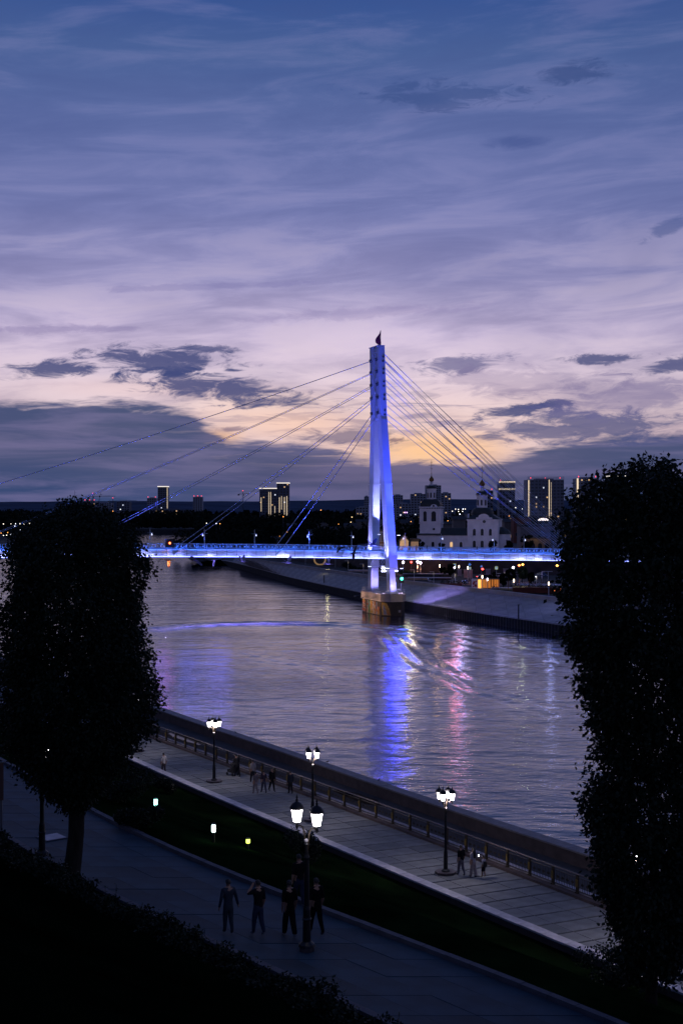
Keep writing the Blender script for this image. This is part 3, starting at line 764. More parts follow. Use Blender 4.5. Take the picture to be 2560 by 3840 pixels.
for side in (-1, 1): leg_mesh(side).build('pylon_leg', M_pylon, pyl)
levels = [65.6, 62.5, 59.2, 55.8, 51.9]
# joint bands round the legs
for side in (-1, 1):
    for z in (49.6, 50.1, 33.5, 17.6, 22.5, 28, 40):
        k = (z-12)/57; wx = 2.25-.60*k; wy = 2.9-.35*k; big = z in (49.6, 50.1, 33.5)
        MB().box((lean(z), side*spl(z), z), (wx+(.12 if big else .03), wy+(.12 if big else .03), .22 if big else .07)).build('joint_band', M_pylon if big else M_panel, pyl)
    # ribs framing the anchor slots on the river side of the shaft
    for dy in (-.9, -.1, .8):
        MB().tube([(lean(51.5)-.95, side*spl(51.5)+dy, 51.5), (lean(68.8)-.86, side*spl(68.8)+dy, 68.8)], .09, 4).build('face_rib', M_pylon, pyl)
    for z in levels:
        for sx in (-1, 1):
            MB().box((lean(z)+sx*.98, side*spl(z)+.3, z), (.35, 1.1, .85), ry=sx*.25).build('anchor_box', M_steelb, pyl)
    for z in levels:
        for dz in (-.55, .55):
            m = MB().box((lean(z)+.25+dz*.05, side*(spl(z))-1.31, z+dz), (.5, .09, .5), ry=PI/4)
            m.build('anchor_plate', M_steelb if side < 0 else M_pylon, pyl)
for z in (67.5, 63.9, 60.8, 57.4, 53.8, 50.4):
    MB().box((lean(z), 0, z), (1.1, 1.9, .5)).build('cross_plate', M_pylon, pyl)
MB().box((lean(69)-.1, 0, 69.05), (1.9, 6.6, .18)).build('top_cap', M_pylon, pyl)
m = MB().tube([(lean(69)+.35, -1.6, 69.1), (lean(69)+.4, -1.6, 73.2)], .045, 6); m.build('flag_pole', M_rail, pyl)
fl = MB(); vs = []
for i in range(9):
    u = i/8; z = 73.1-u*4.0; w = .15+1.25*math.sin(min(1, u*1.25)*PI*.55)*(1 if u < .85 else .55)
    for j in range(4):
        v = j/3; vs.append((lean(69)+.36-w*v+.1*math.sin(u*9), -1.6+.22*math.sin(u*7+v*4), z-.25*v))
fl.add(vs, [(i*4+j, i*4+j+1, (i+1)*4+j+1, (i+1)*4+j) for i in range(8) for j in range(3)])
flag = fl.build('flag', mat('purple_cloth', (.42, .05, .30), .8, var=.4, scale=.8), pyl); flag['label'] = 'furled purple flag'
# floodlight fixtures on short arms
def fixture(x, y, z, dx, dy, tgt, power, col, spot=42, name='floodlight'):
    a = MB().box((x, y, z), (.9, .30, .16)); o = a.build(name, M_steelb, pyl)
    MB().box((x, y, z+.10), (.8, .22, .06)).build('lens', E_ledw, o)
    lamp_light('SPOT', BW(x+dx, y+dy, z+.3), power, col, BW(*tgt), spot=spot, blend=.8, radius=.25)
BLUE = (.045, .06, 1.0); LAV = (.38, .40, 1.0)
for side in (-1, 1):
    y = side*6.35
    fixture(1.7, y-2.1, 11.9, -1.2, -2.4, (lean(26)+.0, side*spl(26)-.6, 27), 16000 if side < 0 else 6000, BLUE, 60)
    fixture(-1.9, y-1.7, 11.9, -2.4, 1.2, (lean(24), side*spl(24), 24), 13000, (.34, .34, 1.0), 60)
    MB().tube([(-2.3, y-1.6, 11.75), (2.0, y-1.9, 11.75)], .06, 4).build('fixture_arm', M_steelb, pyl)
for side in (-1, 1): lamp_light('SPOT', BW(-1.2, side*6.6-4.2, 6.0), 2600, (.30, .26, 1.0), BW(0, side*6.6, 10.2), spot=90, blend=1, radius=.4)  # added spots without fixtures light the lower legs
fixture(.5, 4.1, 20.3, 0, -2.4, (lean(38)+.0, spl(38)-1.0, 40), 36000, (.28, .30, 1.0), 50)
fixture(1.3, -7.4, 20.3, .2, -3.5, (lean(48), -spl(48)-1.2, 50), 50000, BLUE, 44)
# added spots without fixtures, off deck edge and pier nose, light the shaft
lamp_light('SPOT', BW(-26, -HW-1.0, ZD(-26)+.5), 46000, (.06, .09, 1.0), BW(lean(50), -2, 50), spot=44, blend=1)
lamp_light('SPOT', BW(-14, -HW-1.0, ZD(-14)+.5), 9000, (.10, .12, 1.0), BW(lean(28), -4, 27), spot=60, blend=1)
lamp_light('SPOT', BW(.6, -12.5, 6.2), 330000, (.02, .05, 1.0), BW(lean(56), -3.2, 58), spot=26, blend=1, radius=.4)
lamp_light('SPOT', BW(2.0, -20.0, 4.0), 20000, (.04, .05, 1.0), BW(0, -5, 22), spot=50, blend=1, radius=.4)
# under deck truss platform with the cluster of round lamps
tr = bpy.data.objects.new('maintenance_truss', None); COL.objects.link(tr); tr.parent = bridge; tr.location = (0, 0, 0)
m = MB(); ZT, ZB = 14.3, 12.6
for y in (-4.4, -2.2):
    for z in (ZT, ZB): m.tube([(-4.6, y, z), (1.6, y, z)], .07, 4)
    for i in range(7):
        a, b = -4.6+i*.886, -4.6+(i+1)*.886
        m.tube([(a, y, ZT), (a, y, ZB)], .05, 4); m.tube([(a, y, ZT if i % 2 else ZB), (b, y, ZB if i % 2 else ZT)], .05, 4)
    m.tube([(1.6, y, ZT), (1.6, y, ZB)], .05, 4)
for x in (-4.6, 1.6):
    for z in (ZT, ZB): m.tube([(x, -4.4, z), (x, -2.2, z)], .06, 4)
m.build('truss_frame', M_rail, tr)
for gx in (-1.45, 1.35):
    for i in range(3):
        for j in range(2):
            x, z = gx-.62+i*.62, 11.9-j*.70
            o = MB().tube([(x, -4.35, z), (x, -4.65, z)], .27, 12).build('round_lamp', M_steelb, tr)
            MB().tube([(x, -4.65, z), (x, -4.69, z)], .235, 12).build('lens', E_ledw, o)
o = MB().tube([(-.05, -4.35, 11.5), (-.05, -4.65, 11.5)], .25, 12).build('round_lamp', M_steelb, tr)
MB().tube([(-.05, -4.65, 11.5), (-.05, -4.69, 11.5)], .21, 12).build('lens', E_ledw, o)
MB().tube([(-2.6, -4.4, 12.25), (2.3, -4.4, 12.25)], .05, 4).build('lamp_bar', M_steelb, tr)
lamp_light('SPOT', BW(0, -4.9, 11.5), 12000, (.62, .55, 1.0), BW(0, -9, 2), spot=130, blend=1, radius=.8)
for px_, pw_, rr_, c_ in ((800, 800, 3.4, (.06, .08, 1.0)), (700, 650, 3.4, (.08, .10, 1.0)), (600, 600, 2.5, (.30, .10, .8))):  # added spots put blue reflections on the water
    xx = bx_of(px_); lamp_light('SPOT', BW(xx, -HW-1.5, ZD(xx)-2.2), pw_, c_, BW(xx-4, -60, 0), spot=80, blend=1, radius=rr_, name='water_wash')
for wx, wy in ((590, 2363), (720, 2349), (850, 2343), (980, 2340), (1100, 2339)):  # added spots without fixtures brighten the wake foam
    wt = PZ(wx, wy, 0); ws = bx_of(wx+20); lamp_light('SPOT', BW(ws, -HW-1.0, ZD(ws)-2.1), 60000, (.26, .18, 1.0), wt, spot=34, blend=1, radius=.2, name='wake_flood')
lamp_light('SPOT', BW(-.5, -10.5, 13.5), 6500, (.045, .05, 1.0), BW(0, -70, 0), spot=75, blend=1, radius=2.6, name='water_wash')  # added spot deepens the blue reflection below the pylon
p_ = bx_of(1685); lamp_light('SPOT', BW(p_, -HW-1.0, ZD(p_)+1.6), 900, (1.0, .25, .38), (BW(p_, 0, 0).x-10, 180, 0), spot=60, blend=1, radius=1.0, name='signal_glow')  # added spot near the red light for its pink reflection
# --- pier: cap and body with pointed ends, painted
def pier_poly(hx, hy, c): return [(-hx, -hy+c), (-hx+c*.8, -hy), (hx-c*.8, -hy), (hx, -hy+c), (hx, hy-c), (hx-c*.8, hy), (-hx+c*.8, hy), (-hx, hy-c)]
pier = bpy.data.objects.new('pier', None); COL.objects.link(pier); pier.parent = bridge
M_capst = mat('pier_cap_concrete', (.42, .36, .31), .85, var=.2, scale=.5)
m = MB(); m.prism(pier_poly(3.5, 9.3, 2.4), 'z', 3.9, 5.5); m.build('pier_cap', M_capst, pier)
m = MB(); m.prism(pier_poly(3.55, 9.4, 2.4), 'z', 3.62, 3.9); m.build('cap_ledge', mat('pier_ledge', (.5, .42, .38), .8, var=.1), pier)
m = MB(); m.prism(pier_poly(3.2, 9.0, 2.3), 'z', -2.5, 3.62)
pb = m.build('pier_body', mat('pier_dark_paint', (.05, .035, .028), .7, var=.4, scale=.5), pier)
# mural: painted shapes on the river side and downstream faces
mur = {}
def pc(n, c): return mat('mural_'+n, c, .7, var=.35, scale=2.5)
MU = dict(y=(.42, .26, .05), o=(.40, .15, .05), g=(.05, .20, .10), b=(.20, .22, .30), w=(.45, .38, .36), r=(.35, .07, .05), k=(.03, .03, .05))
def shape(face, pts, c, lvl):
    """flat paint on the west side (face 's', runs along y) or on the end facing the viewer (face 'n', runs along x)"""
    d = .006+.004*lvl; vs = []
    for u, z in pts:
        if face == 's': vs.append((-3.2-d, u, z))
        elif face == 'n': vs.append((u, -9.0-d, z))
        else:
            a = Vector((-3.2, -6.7)); b = Vector((-1.36, -9.0)); p = a.lerp(b, u); nrm = Vector((-.78, -.62))*d; vs.append((p.x+nrm.x, p.y+nrm.y, z))
    mb = MB(); mb.add(vs, [tuple(range(len(vs)))]); o = mb.build('painted_mural_shape', pc(c, MU[c]), pier, norm=False); return o
r5 = random.Random(5)
for i in range(9):      # layered plumage on the far left
    z = 3.3-i*.34; u = 8.2-5.2*0-i*.08
    shape('s', [(6.6, z), (6.2, z+.32), (5.3+.2*i*.3, z+.22), (4.3-.12*i, z-.18), (5.2, z-.2)], 'yorwyrwor'[i], i)
    shape('s', [(6.6, z-.1), (5.9, z+.02), (5.0-.1*i, z-.24), (5.9, z-.26)], 'kwbkwbkrb'[i], i+1)
for j, (y0, col, top, w) in enumerate([(2.7, 'w', 3.4, .5), (1.7, 'g', 3.5, .9), (.2, 'y', 3.5, 1.5), (-1.2, 'w', 3.4, 1.1), (-2.4, 'o', 3.5, .9), (-3.6, 'b', 3.3, .7), (-4.7, 'y', 1.9, .8)]):
    pts = [(y0+w*.5, top), (y0-w*.5, top-.1), (y0-w*.7, 1.6), (y0-w*1.0, .2), (y0+w*1.0, .1), (y0+w*.6, 1.8)]
    shape('s', pts, col, 1)
    for q in range(4):
        cy = y0+r5.uniform(-.6, .6)*w; cz = r5.uniform(.5, 3.0); s_ = r5.uniform(.18, .42); rt = r5.uniform(0, 3)
        shape('s', [(cy+s_*math.cos(rt+a)*(1 if a else 1.8), cz+s_*1.6*math.sin(rt+a)) for a in (0, 1.5, 2.6, 4.2)], r5.choice('ybwokrg'), 2+q)
shape('c', [(.05, 3.4), (.55, 3.3), (.8, 1.8), (.95, .2), (.1, .2)], 'y', 1)
shape('c', [(.15, 3.0), (.4, 2.2), (.6, .3), (.25, .3)], 'b', 2); shape('c', [(.55, 2.2), (.9, .3), (.65, .3)], 'o', 3)
shape('n', [(.6, .9), (1.2, .9), (1.2, 1.5), (.6, 1.5)], 'w', 1)
MB().box((-1.3, -9.06, .6), (.1, .04, .1)).build('bracket', M_steelb, pier)
for y in (-5.5, 0, 5.5):  # added lamps on arms bring warm light to the mural
    MB().tube([(-3.5, y, 4.7), (-5.6, y, 4.3)], .05, 5).build('mural_light_arm', M_steelb, pier)
    MB().box((-5.7, y, 4.25), (.3, .6, .2)).build('mural_light', M_steelb, pier)
    lamp_light('SPOT', BW(-5.9, y, 4.1), 520, (1.0, .62, .36), BW(-3.2, y, 1.2), spot=120, blend=1)
    lamp_light('SPOT', BW(-6.4, y, 5.2), 260, (1.0, .62, .45), BW(-3.2, y, 4.8), spot=110, blend=1)
# pier guard rail
ring = pier_poly(3.3, 9.1, 2.3); m = MB(); pm = bpy.data.meshes.new('guard_post'); t_ = MB().box((0, 0, .5), (.06, .06, 1.0)); pm.from_pydata(t_.v, [], t_.f); pm.materials.append(M_rail)
Q = resample([Vector((x, y, 5.5)) for x, y in ring+[ring[0]]], 1.2)
for p in Q: link('guard_post', pm, pier, p)
for h in (.5, 1.02): m.tube([p+Vector((0, 0, h)) for p in Q], .03, 4)
m.build('guard_rail', M_rail, pier)
# river traffic light on the pier
tl = thing('river_signal', 'green river signal light standing on the pier beside the near pylon leg', 'signal light', BW(1.5, -8.2, 5.5), BR)
MB().tube([(0, 0, 0), (.15, 0, 2.9)], .06, 6).build('post', M_rail, tl)
h = MB().box((.2, 0, 3.8), (1.3, .35, 1.9)).build('housing', M_black, tl)
MB().tube([(.25, -.18, 3.9), (.25, -.3, 3.9)], .36, 14).build('green_lens', E_green, h)
MB().box((.2, -.2, 4.85), (1.4, .6, .06)).build('visor', M_black, tl)
# stay cables: river side, one pair per level; shore side, doubled pairs
for i, (z, px) in enumerate(zip(levels[::-1], (1036, 657, 244, -190, -640))):
    xd = bx_of(px) if px > -600 else -148
    for side in (-1, 1):
        a = Vector((lean(z)-.9, side*(spl(z)-.1), z)); b = Vector((xd, side*(HW+.25), ZD(xd)-.5))
        for off in ((-.14, .14)):
            n_ = 14; P_ = []
            for k in range(n_+1):
                u = k/n_; p = a.lerp(b, u); p.z -= 4*u*(1-u)*(b-a).length*.008; p.y += off; P_.append(p)
            MB().tube(P_, .055, 5).build('stay_cable', M_cable, bridge)
        m = MB().tube([b.lerp(a, .012)+Vector((0, 0, .1)), b+Vector((-1.2*1, 0, -1.1))], .22, 8); m.build('cable_anchor', M_rail, bridge)
for i, (z, px) in enumerate(zip(levels[::-1]+[67.2], (2122, 2140, 2158, 2176, 2194, 2214))):
    xd = bx_of(px)
    for side in (-1, 1):
        for off in (-.22, .22):
            a = Vector((lean(z)+.95, side*(spl(z)-.1), z)); b = Vector((xd+off*3, side*(HW+.25), ZD(xd)-.3))
            n_ = 12; P_ = []
            for k in range(n_+1):
                u = k/n_; p = a.lerp(b, u); p.z -= 4*u*(1-u)*(b-a).length*.006; p.y += off; P_.append(p)
            MB().tube(P_, .055, 5).build('stay_cable', M_cable, bridge)
# end supports on the banks
for x in (64.0, 88.0, -150.0):
    z = ZD(x); MB().box((x, 0, (z-1.7+5.0)/2), (1.4, 4.2, z-1.7-5.0)).build('support', M_conc2, bridge)
# small number plate by the pylon
pl = MB().box((-1.75, -HW-.14, ZD(-1)-.75), (.85, .05, .9)).build('notice_board', mat('notice_grey', (.45, .45, .5), .6, var=.1), bridge)
def text_mesh(txt, size, m, parent, loc, rot, ext=.01, name='lettering'):
    cu = bpy.data.curves.new(name, 'FONT'); cu.body = txt; cu.size = size; cu.extrude = ext; cu.align_x = 'CENTER'; cu.align_y = 'CENTER'
    to = bpy.data.objects.new(name, cu); COL.objects.link(to); dg = bpy.context.evaluated_depsgraph_get()
    me = bpy.data.meshes.new_from_object(to.evaluated_get(dg)); bpy.data.objects.remove(to); me.materials.clear(); me.materials.append(m)
    o = link(name, me, parent, loc); o.rotation_euler = rot; return o
text_mesh('TU', .62, M_black, pl, (-1.75, -HW-.20, ZD(-1)-.60), (PI/2, 0, 0))
# LED wash on the fascia: lines of lights on outriggers below the edge
rl = random.Random(21)
x = XL+2
while x < 66:
    w = rl.choice((2.2, 4.6, 4.6, 7.0)); k = rl.choice((.55, .8, 1.0, 1.15, 1.3, .35)); xc = x+w/2
    p = BW(xc, -HW-.62, ZD(xc)-1.92); t = BW(xc, -HW-.0, ZD(xc)-.95)
    lamp_light('AREA', p, 78*k*w/4.6, (.20, .26, 1.0) if k < 1.1 else (.36, .40, 1.0), t, size=w*.92, sizey=.10)
    x += w+.3
m = MB(); follow(m, -HW-.60, -1.96, .035); m.build('led_rail', M_steelb, bridge)
m = MB(); follow(m, -HW-.12, -1.90, .05); m.build('led_line', emat('led_line_glow', (.22, .27, 1.0), 8.0), bridge)
for i in range(-16, 7):
    xc = i*10+3.0
    lamp_light('AREA', BW(xc, -HW-.75, ZD(xc)+.02), 170, (.03, .15, 1.0), BW(xc, -HW-.05, ZD(xc)+.75), size=9.4, sizey=.08)
# added spots without fixtures wash the cables from the deck
for xc_ in (-18, -58, -100):
    lamp_light('SPOT', BW(xc_, -HW-2.2, ZD(xc_)+.4), 42000, (.05, .09, 1.0), BW(xc_-10, -2.0, ZD(xc_)+30), spot=110, blend=1)
for xd, pw_ in ((-29, 5000), (-56, 6000), (-82, 7000), (-110, 7000)):
    lamp_light('SPOT', BW(xd+4, -HW-.6, ZD(xd)+.6), pw_, BLUE, BW(xd+28, -2.4, ZD(xd)+18), spot=35, blend=1)
lamp_light('SPOT', BW(38, -HW-1.5, 16.5), 60000, BLUE, BW(20, 0, 38), spot=46, blend=1)
# spill of the floodlights over the far embankment
for (px, py), pw_, c in (((1560, 2215), 16000, (.22, .24, 1.0)), ((1625, 2230), 13000, (.20, .24, 1.0))):
    lamp_light('SPOT', BW(3.0, -4.0, 15.0 if px < 1600 else 13.6), pw_, c, PZ(px, py, 4.0), spot=16, blend=.4, radius=.1)
lamp_light('SPOT', BW(4.0, -4.0, 14.0), 16000, (.30, .26, 1.0), PZ(1640, 2235, 4.0), spot=60, blend=1, radius=.5)
# lamp posts on the bridge
def bridge_lamp():
    t = thing('bridge_lamp', 'slim blue lit lamp post on the footbridge', 'lamp post')
    MB().tube([(0, 0, 0), (0, 0, 4.6)], [.12, .07], 8).build('pole', M_rail, t)
    MB().tube([(-.75, 0, 3.75), (.75, 0, 3.75)], .035, 5).build('cross_arm', M_rail, t)
    o = MB().lathe([(.02, 3.1), (.13, 3.2), (.17, 3.36), (.10, 3.55), (.03, 3.66)], (.42, 0, 0), 10).build('lamp_globe', emat('globe_glow', (.6, .65, 1.0), 1.6), t)
    MB().tube([(.42, 0, 3.6), (.42, 0, 3.78)], .03, 5).build('hanger', M_rail, o)
    MB().lathe([(.08, 4.6), (.03, 4.8), (.0, 5.0)], (0, 0, 0), 6).build('finial', M_rail, t)
    return t
bl = bridge_lamp()
wh = ['leftmost, at the edge of the left tree', 'second from the left tree', 'third from the left tree', 'between the innermost cables and the pylon', 'just left of the pylon', 'just right of the pylon', 'in front of the church bell tower', 'in front of the church body', 'furthest right before the tree']
for i, px in enumerate((572, 757, 966, 1146, 1332, 1502, 1669, 1834, 1981)):
    c = bl if i == 0 else copy_tree(bl)
    xd = bx_of(px); sd = -1 if i % 2 else 1
    c.location = BW(xd, sd*(HW-.35), ZD(xd)); c.rotation_euler = (0, 0, BR+(PI if i % 2 else 0))
    c['label'] = 'slim blue lit lamp post on the footbridge, '+wh[i]; c['group'] = 'lamp posts along the footbridge'
# red navigation signal hung on the railing
ns = thing('navigation_signal', 'black square navigation board with a red light on the bridge railing', 'signal light', BW(bx_of(625), -HW-.3, ZD(bx_of(625))), BR)
MB().box((0, 0, 1.35), (2.1, .18, 2.1)).build('board', M_black, ns)
MB().tube([(.02, -.10, 1.4), (.02, -.22, 1.4)], .24, 12).build('red_lens', emat('nav_red', (1, .12, .02), 9), ns)
for sx in (-.8, .8): MB().box((sx, .1, .3), (.1, .1, .9)).build('bracket', M_steelb, ns)
# --- hanging crane bird sculptures along the bridge
def bird(px, py, size, pose, flip, look, colr, lit):
    M_ = mat('bird_'+lit, colr, .6, var=.15, scale=1)  # colour carries each bird's lighting
    xd = bx_of(px); p = BW(xd, -HW-2.6, 0); p.z = PY(px, py, p.y).z
    t = thing('crane_sculpture', look, 'bird sculpture', p, BR, 'crane bird sculptures hung along the footbridge')
    f = -1 if flip else 1; s = size
    MB().tube([(-.75*s*f, 0, -.05*s), (-.35*s*f, 0, 0), (.05*s*f, 0, .02*s), (.4*s*f, 0, .06*s)], [.02*s, .13*s, .17*s, .05*s], 8).build('body', M_, t, smooth=True)
    MB().tube([(.36*s*f, 0, .06*s), (.75*s*f, 0, .12*s), (1.02*s*f, 0, .10*s), (1.22*s*f, 0, .07*s)], [.06*s, .035*s, .055*s, .008*s], 6).build('neck_and_head', M_, t, smooth=True)
    MB().tube([(-.5*s*f, 0, -.02*s), (-1.15*s*f, 0, -.10*s)], [.03*s, .012*s], 5).build('trailing_leg', M_, t)
    for w, (ax, az) in enumerate(pose):
        a = Vector((.12*s*f, 0, .05*s)); d = Vector((ax*f, (-.45 if w else .45), az)).normalized()
        q = Vector((-.34*s*f, 0, -.02*s)); tip = a+d*1.35*s; mid = a+d*.75*s
        th = Vector((.02, .05, .02))*s
        v = [a, mid+Vector((.12*f*s, 0, .1*s)), tip, tip+Vector((-.22*f*s, 0, -.12*s)), mid+Vector((-.36*f*s, 0, -.14*s)), q]
        vs = [x-th/2 for x in v]+[x+th/2 for x in v]; n = 6
        mb = MB(); mb.add(vs, [tuple(range(n)), tuple(range(n, 2*n))[::-1]]+[(i, (i+1) % n, (i+1) % n+n, i+n) for i in range(n)])
        mb.build('wing', M_, t)
    top = ZD(xd)-p.z+.2
    MB().tube([(0, 0, .1*s), (0, 2.4, top if top > .5 else .6)], .012, 4).build('hanging_wire', M_cable, t)
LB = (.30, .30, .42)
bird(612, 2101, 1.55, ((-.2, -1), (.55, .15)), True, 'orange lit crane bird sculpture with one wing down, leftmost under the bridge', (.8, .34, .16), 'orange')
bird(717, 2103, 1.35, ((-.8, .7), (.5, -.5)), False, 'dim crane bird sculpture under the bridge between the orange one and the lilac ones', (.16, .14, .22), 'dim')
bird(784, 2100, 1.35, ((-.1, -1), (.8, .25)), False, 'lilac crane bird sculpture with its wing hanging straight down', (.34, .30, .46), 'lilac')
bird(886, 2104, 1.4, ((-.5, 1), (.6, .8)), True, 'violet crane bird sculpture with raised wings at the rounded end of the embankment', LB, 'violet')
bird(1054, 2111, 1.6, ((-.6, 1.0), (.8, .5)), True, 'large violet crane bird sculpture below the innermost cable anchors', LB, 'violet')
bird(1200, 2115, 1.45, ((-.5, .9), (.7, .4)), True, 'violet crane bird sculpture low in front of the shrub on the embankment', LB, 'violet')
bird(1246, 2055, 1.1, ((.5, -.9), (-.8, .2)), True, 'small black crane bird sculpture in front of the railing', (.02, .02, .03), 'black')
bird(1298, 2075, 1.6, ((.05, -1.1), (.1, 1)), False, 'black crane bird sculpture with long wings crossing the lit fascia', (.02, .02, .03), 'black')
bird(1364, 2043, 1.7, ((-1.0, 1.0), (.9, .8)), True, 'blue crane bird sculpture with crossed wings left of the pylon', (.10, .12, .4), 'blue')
lamp_light('SPOT', BW(bx_of(600), -HW-3.5, 12.0), 900, (1.0, .45, .22), BW(bx_of(612), -HW-2.6, 14.1), spot=60, blend=1, name='bird_light')
for px in (784, 886, 1054, 1200):
    lamp_light('SPOT', BW(bx_of(px)-.5, -HW-5.0, 11.0), 700, (.30, .24, 1.0), BW(bx_of(px), -HW-2.6, 13.8), spot=50, blend=1, name='bird_light')
# ------------------------------------------------------------------ church
def arch_poly(w, h, n=8, cx=0, z0=0):
    r = w/2; pts = [(cx-r, z0), (cx+r, z0)]
    for i in range(n+1):
        a = PI*i/n; pts.append((cx+r*math.cos(a), z0+h-r+r*math.sin(a)))
    return pts
def arch_window(parent, x, y, z, w, h, rz=0.0, frame=True, glass=None, name='window'):
    """arched window: a surround standing proud of the wall and dark glass in it; faces -y"""
    o = MB()
    if frame:
        out = arch_poly(w+.5, h+.35, 8, 0, -.1); inn = arch_poly(w, h)
        n = len(out); vs = [(p[0], -.14, p[1]) for p in out]+[(p[0], -.14, p[1]) for p in inn]+[(p[0], 0, p[1]) for p in out]
        fs = [(i, (i+1) % n, (i+1) % n+n, i+n) for i in range(n)]+[(i, i+2*n, (i+1) % n+2*n, (i+1) % n) for i in range(n)]
        o.add(vs, fs)
    else: o.box((0, -.03, 0), (w*.9, .05, .08))
    f = o.build(name, M_white, parent, (x, y, z), norm=False); f.rotation_euler = (0, 0, rz)
    g = MB(); g.prism(arch_poly(w, h), 'y', -.05, .02); g.build('pane', glass or M_glassd, f)
    return f
YC = 470.0; mpx = YC/F
def CX(px): return (px-1280)/F*YC
def CZ(py): return CAMZ+(HZ-py)/F*YC
TZ = 11.0
ch = thing('church', 'white baroque church with dark roofs, belfry and gilded onion cupolas behind the bridge', 'church', (CX(1750), YC, TZ), math.radians(-12))
O = Vector((CX(1750), YC, TZ))
def lx(px): return (CX(px)-O.x)
def lz(py): return CZ(py)-TZ
def onion(parent, x, y, z, r, cross=3.5):
    MB().lathe([(r*.55, 0), (r*.55, r*1.4), (r*.75, r*1.5), (r*.5, r*1.7)], (x, y, z), 10).build('cupola_neck', M_white, parent)
    prof = [(r*.45, 0), (r*.85, r*.35), (r*1.0, r*.8), (r*.85, r*1.25), (r*.45, r*1.7), (r*.16, r*2.2), (.05, r*3.0), (.03, r*3.2)]
    c = MB().lathe(prof, (x, y, z+r*1.7), 12).build('onion_cupola', M_gold, parent, smooth=True)
    b = z+r*4.7
    m = MB().box((x, y, b+cross/2), (.12, .12, cross)).box((x, y, b+cross*.65), (cross*.42, .12, .12)).box((x, y, b+cross*.82), (cross*.2, .12, .1)).box((x, y, b+cross*.4), (cross*.24, .12, .1), ry=.4)
    m.lathe([(.05, 0), (.22, .2), (.05, .4)], (x, y, b-.1), 8)
    m.build('cross', M_gold, c)
# bell tower
tx = lx(1616); w = 7.6
m = MB().box((tx, 0, lz(2002)/2), (w+.2, w+.2, lz(2002))); m.box((tx, 0, (lz(1962)+lz(2002))/2), (w, w, lz(1962)-lz(2002))); m.box((tx, 0, (lz(1908)+lz(1962))/2), (w-.2, w-.2, lz(1908)-lz(1962)))
m.build('bell_tower', M_white, ch)
for zz, ww in ((lz(1962), w+.5), (lz(2002), w+.5), (lz(1909), w+.3), (lz(1902), w+.9)):
    MB().box((tx, 0, zz), (ww, ww, .35)).build('cornice', M_white, ch)
for sx in (-1, 1):
    for sy in (-1, 1): MB().box((tx+sx*(w/2-.35), sy*(w/2-.35), (lz(1905)+lz(1960))/2), (.9, .9, lz(1905)-lz(1960)-.4)).build('corner_pilaster', M_white, ch)
for dx in (-1.85, 1.35): arch_window(ch, tx+dx, -w/2, lz(1955), 1.2 if dx < 0 else 1.7, lz(1917)-lz(1955))
for s in (-1,): arch_window(ch, tx+s*w/2, 0, lz(1955), 1.4, lz(1917)-lz(1955), -PI/2)
for (zz, dx) in ((lz(1903)+.5, 1.3), (lz(1984), 1.4)): 
    f = MB().tube([(tx+dx, -w/2-.0, zz), (tx+dx, -w/2-.14, zz)], .58, 14).build('round_window', M_white, ch); MB().tube([(tx+dx, -w/2-.15, zz), (tx+dx, -w/2-.18, zz)], .42, 14).build('pane', M_glassd, f)
m = MB(); m.prism([(tx+.0, lz(1902)), (tx+2.9, lz(1902))]+[(tx+1.4+1.3*math.cos(a), lz(1902)+1.1*math.sin(a)) for a in (.3, .9, 1.57, 2.2, 2.8)], 'y', -w/2-.15, -w/2+.3); m.build('gable', M_white, ch)
def domeroof(name, x, y, z, r0, r1, h, n=24, m=M_roofd, square=False):
    prof = [(r0, 0), (r0*.98, .15)]
    for i in range(1, 9):
        a = i/8*PI/2; prof.append((r1+(r0-r1)*math.cos(a)**.8, .15+h*math.sin(a)))
    return MB().lathe(prof, (x, y, z), 4 if square else n, ph=PI/4 if square else 0).build(name, m, ch, smooth=not square)
domeroof('tower_roof', tx, 0, lz(1900), w/2*1.38, 1.6, lz(1873)-lz(1900), square=True)
m = MB().lathe([(1.75, 0), (1.75, lz(1836)-lz(1873)), (1.95, lz(1836)-lz(1873)+.05), (1.95, lz(1836)-lz(1873)+.4)], (tx, 0, lz(1873)), 8, ph=PI/8); m.build('lantern_drum', M_white, ch)
for a in range(8):
    an = a*PI/4; arch_window(ch, tx+1.70*math.sin(an), -1.70*math.cos(an), lz(1867), .55, lz(1847)-lz(1867), an, False)
domeroof('lantern_roof', tx, 0, lz(1832), 2.0, .5, lz(1822)-lz(1832), 8)
onion(ch, tx, 0, lz(1822), .95, 5.0)
# refectory between tower and nave
rx0, rx1 = lx(1568), lx(1757); zr = lz(2007)
m = MB().box(((rx0+rx1)/2, .6, zr/2), (rx1-rx0, 10.5, zr)); m.build('refectory_wall', M_white, ch)
m = MB(); m.prism([(-5.1, zr), (6.3, zr), (2.5, lz(1980)), (-1.3, lz(1980))], 'x', tx+w/2, rx1+.5); m.build('refectory_roof', M_roofd, ch)
m = MB(); m.prism([(-5.1, zr+.01), (-3.7, zr+.01), (-3.7, lz(1999))], 'x', rx0-.3, tx+w/2+2); m.build('porch_roof', M_roofd, ch)
MB().box(((rx0+rx1)/2, .6, zr), (rx1-rx0+.3, 11.0, .25)).build('cornice', M_white, ch)
for px in (1628, 1697, 1733): arch_window(ch, lx(px), -4.65, lz(2052), 1.0, lz(2031)-lz(2052), glass=E_warm if px == 1697 else None)
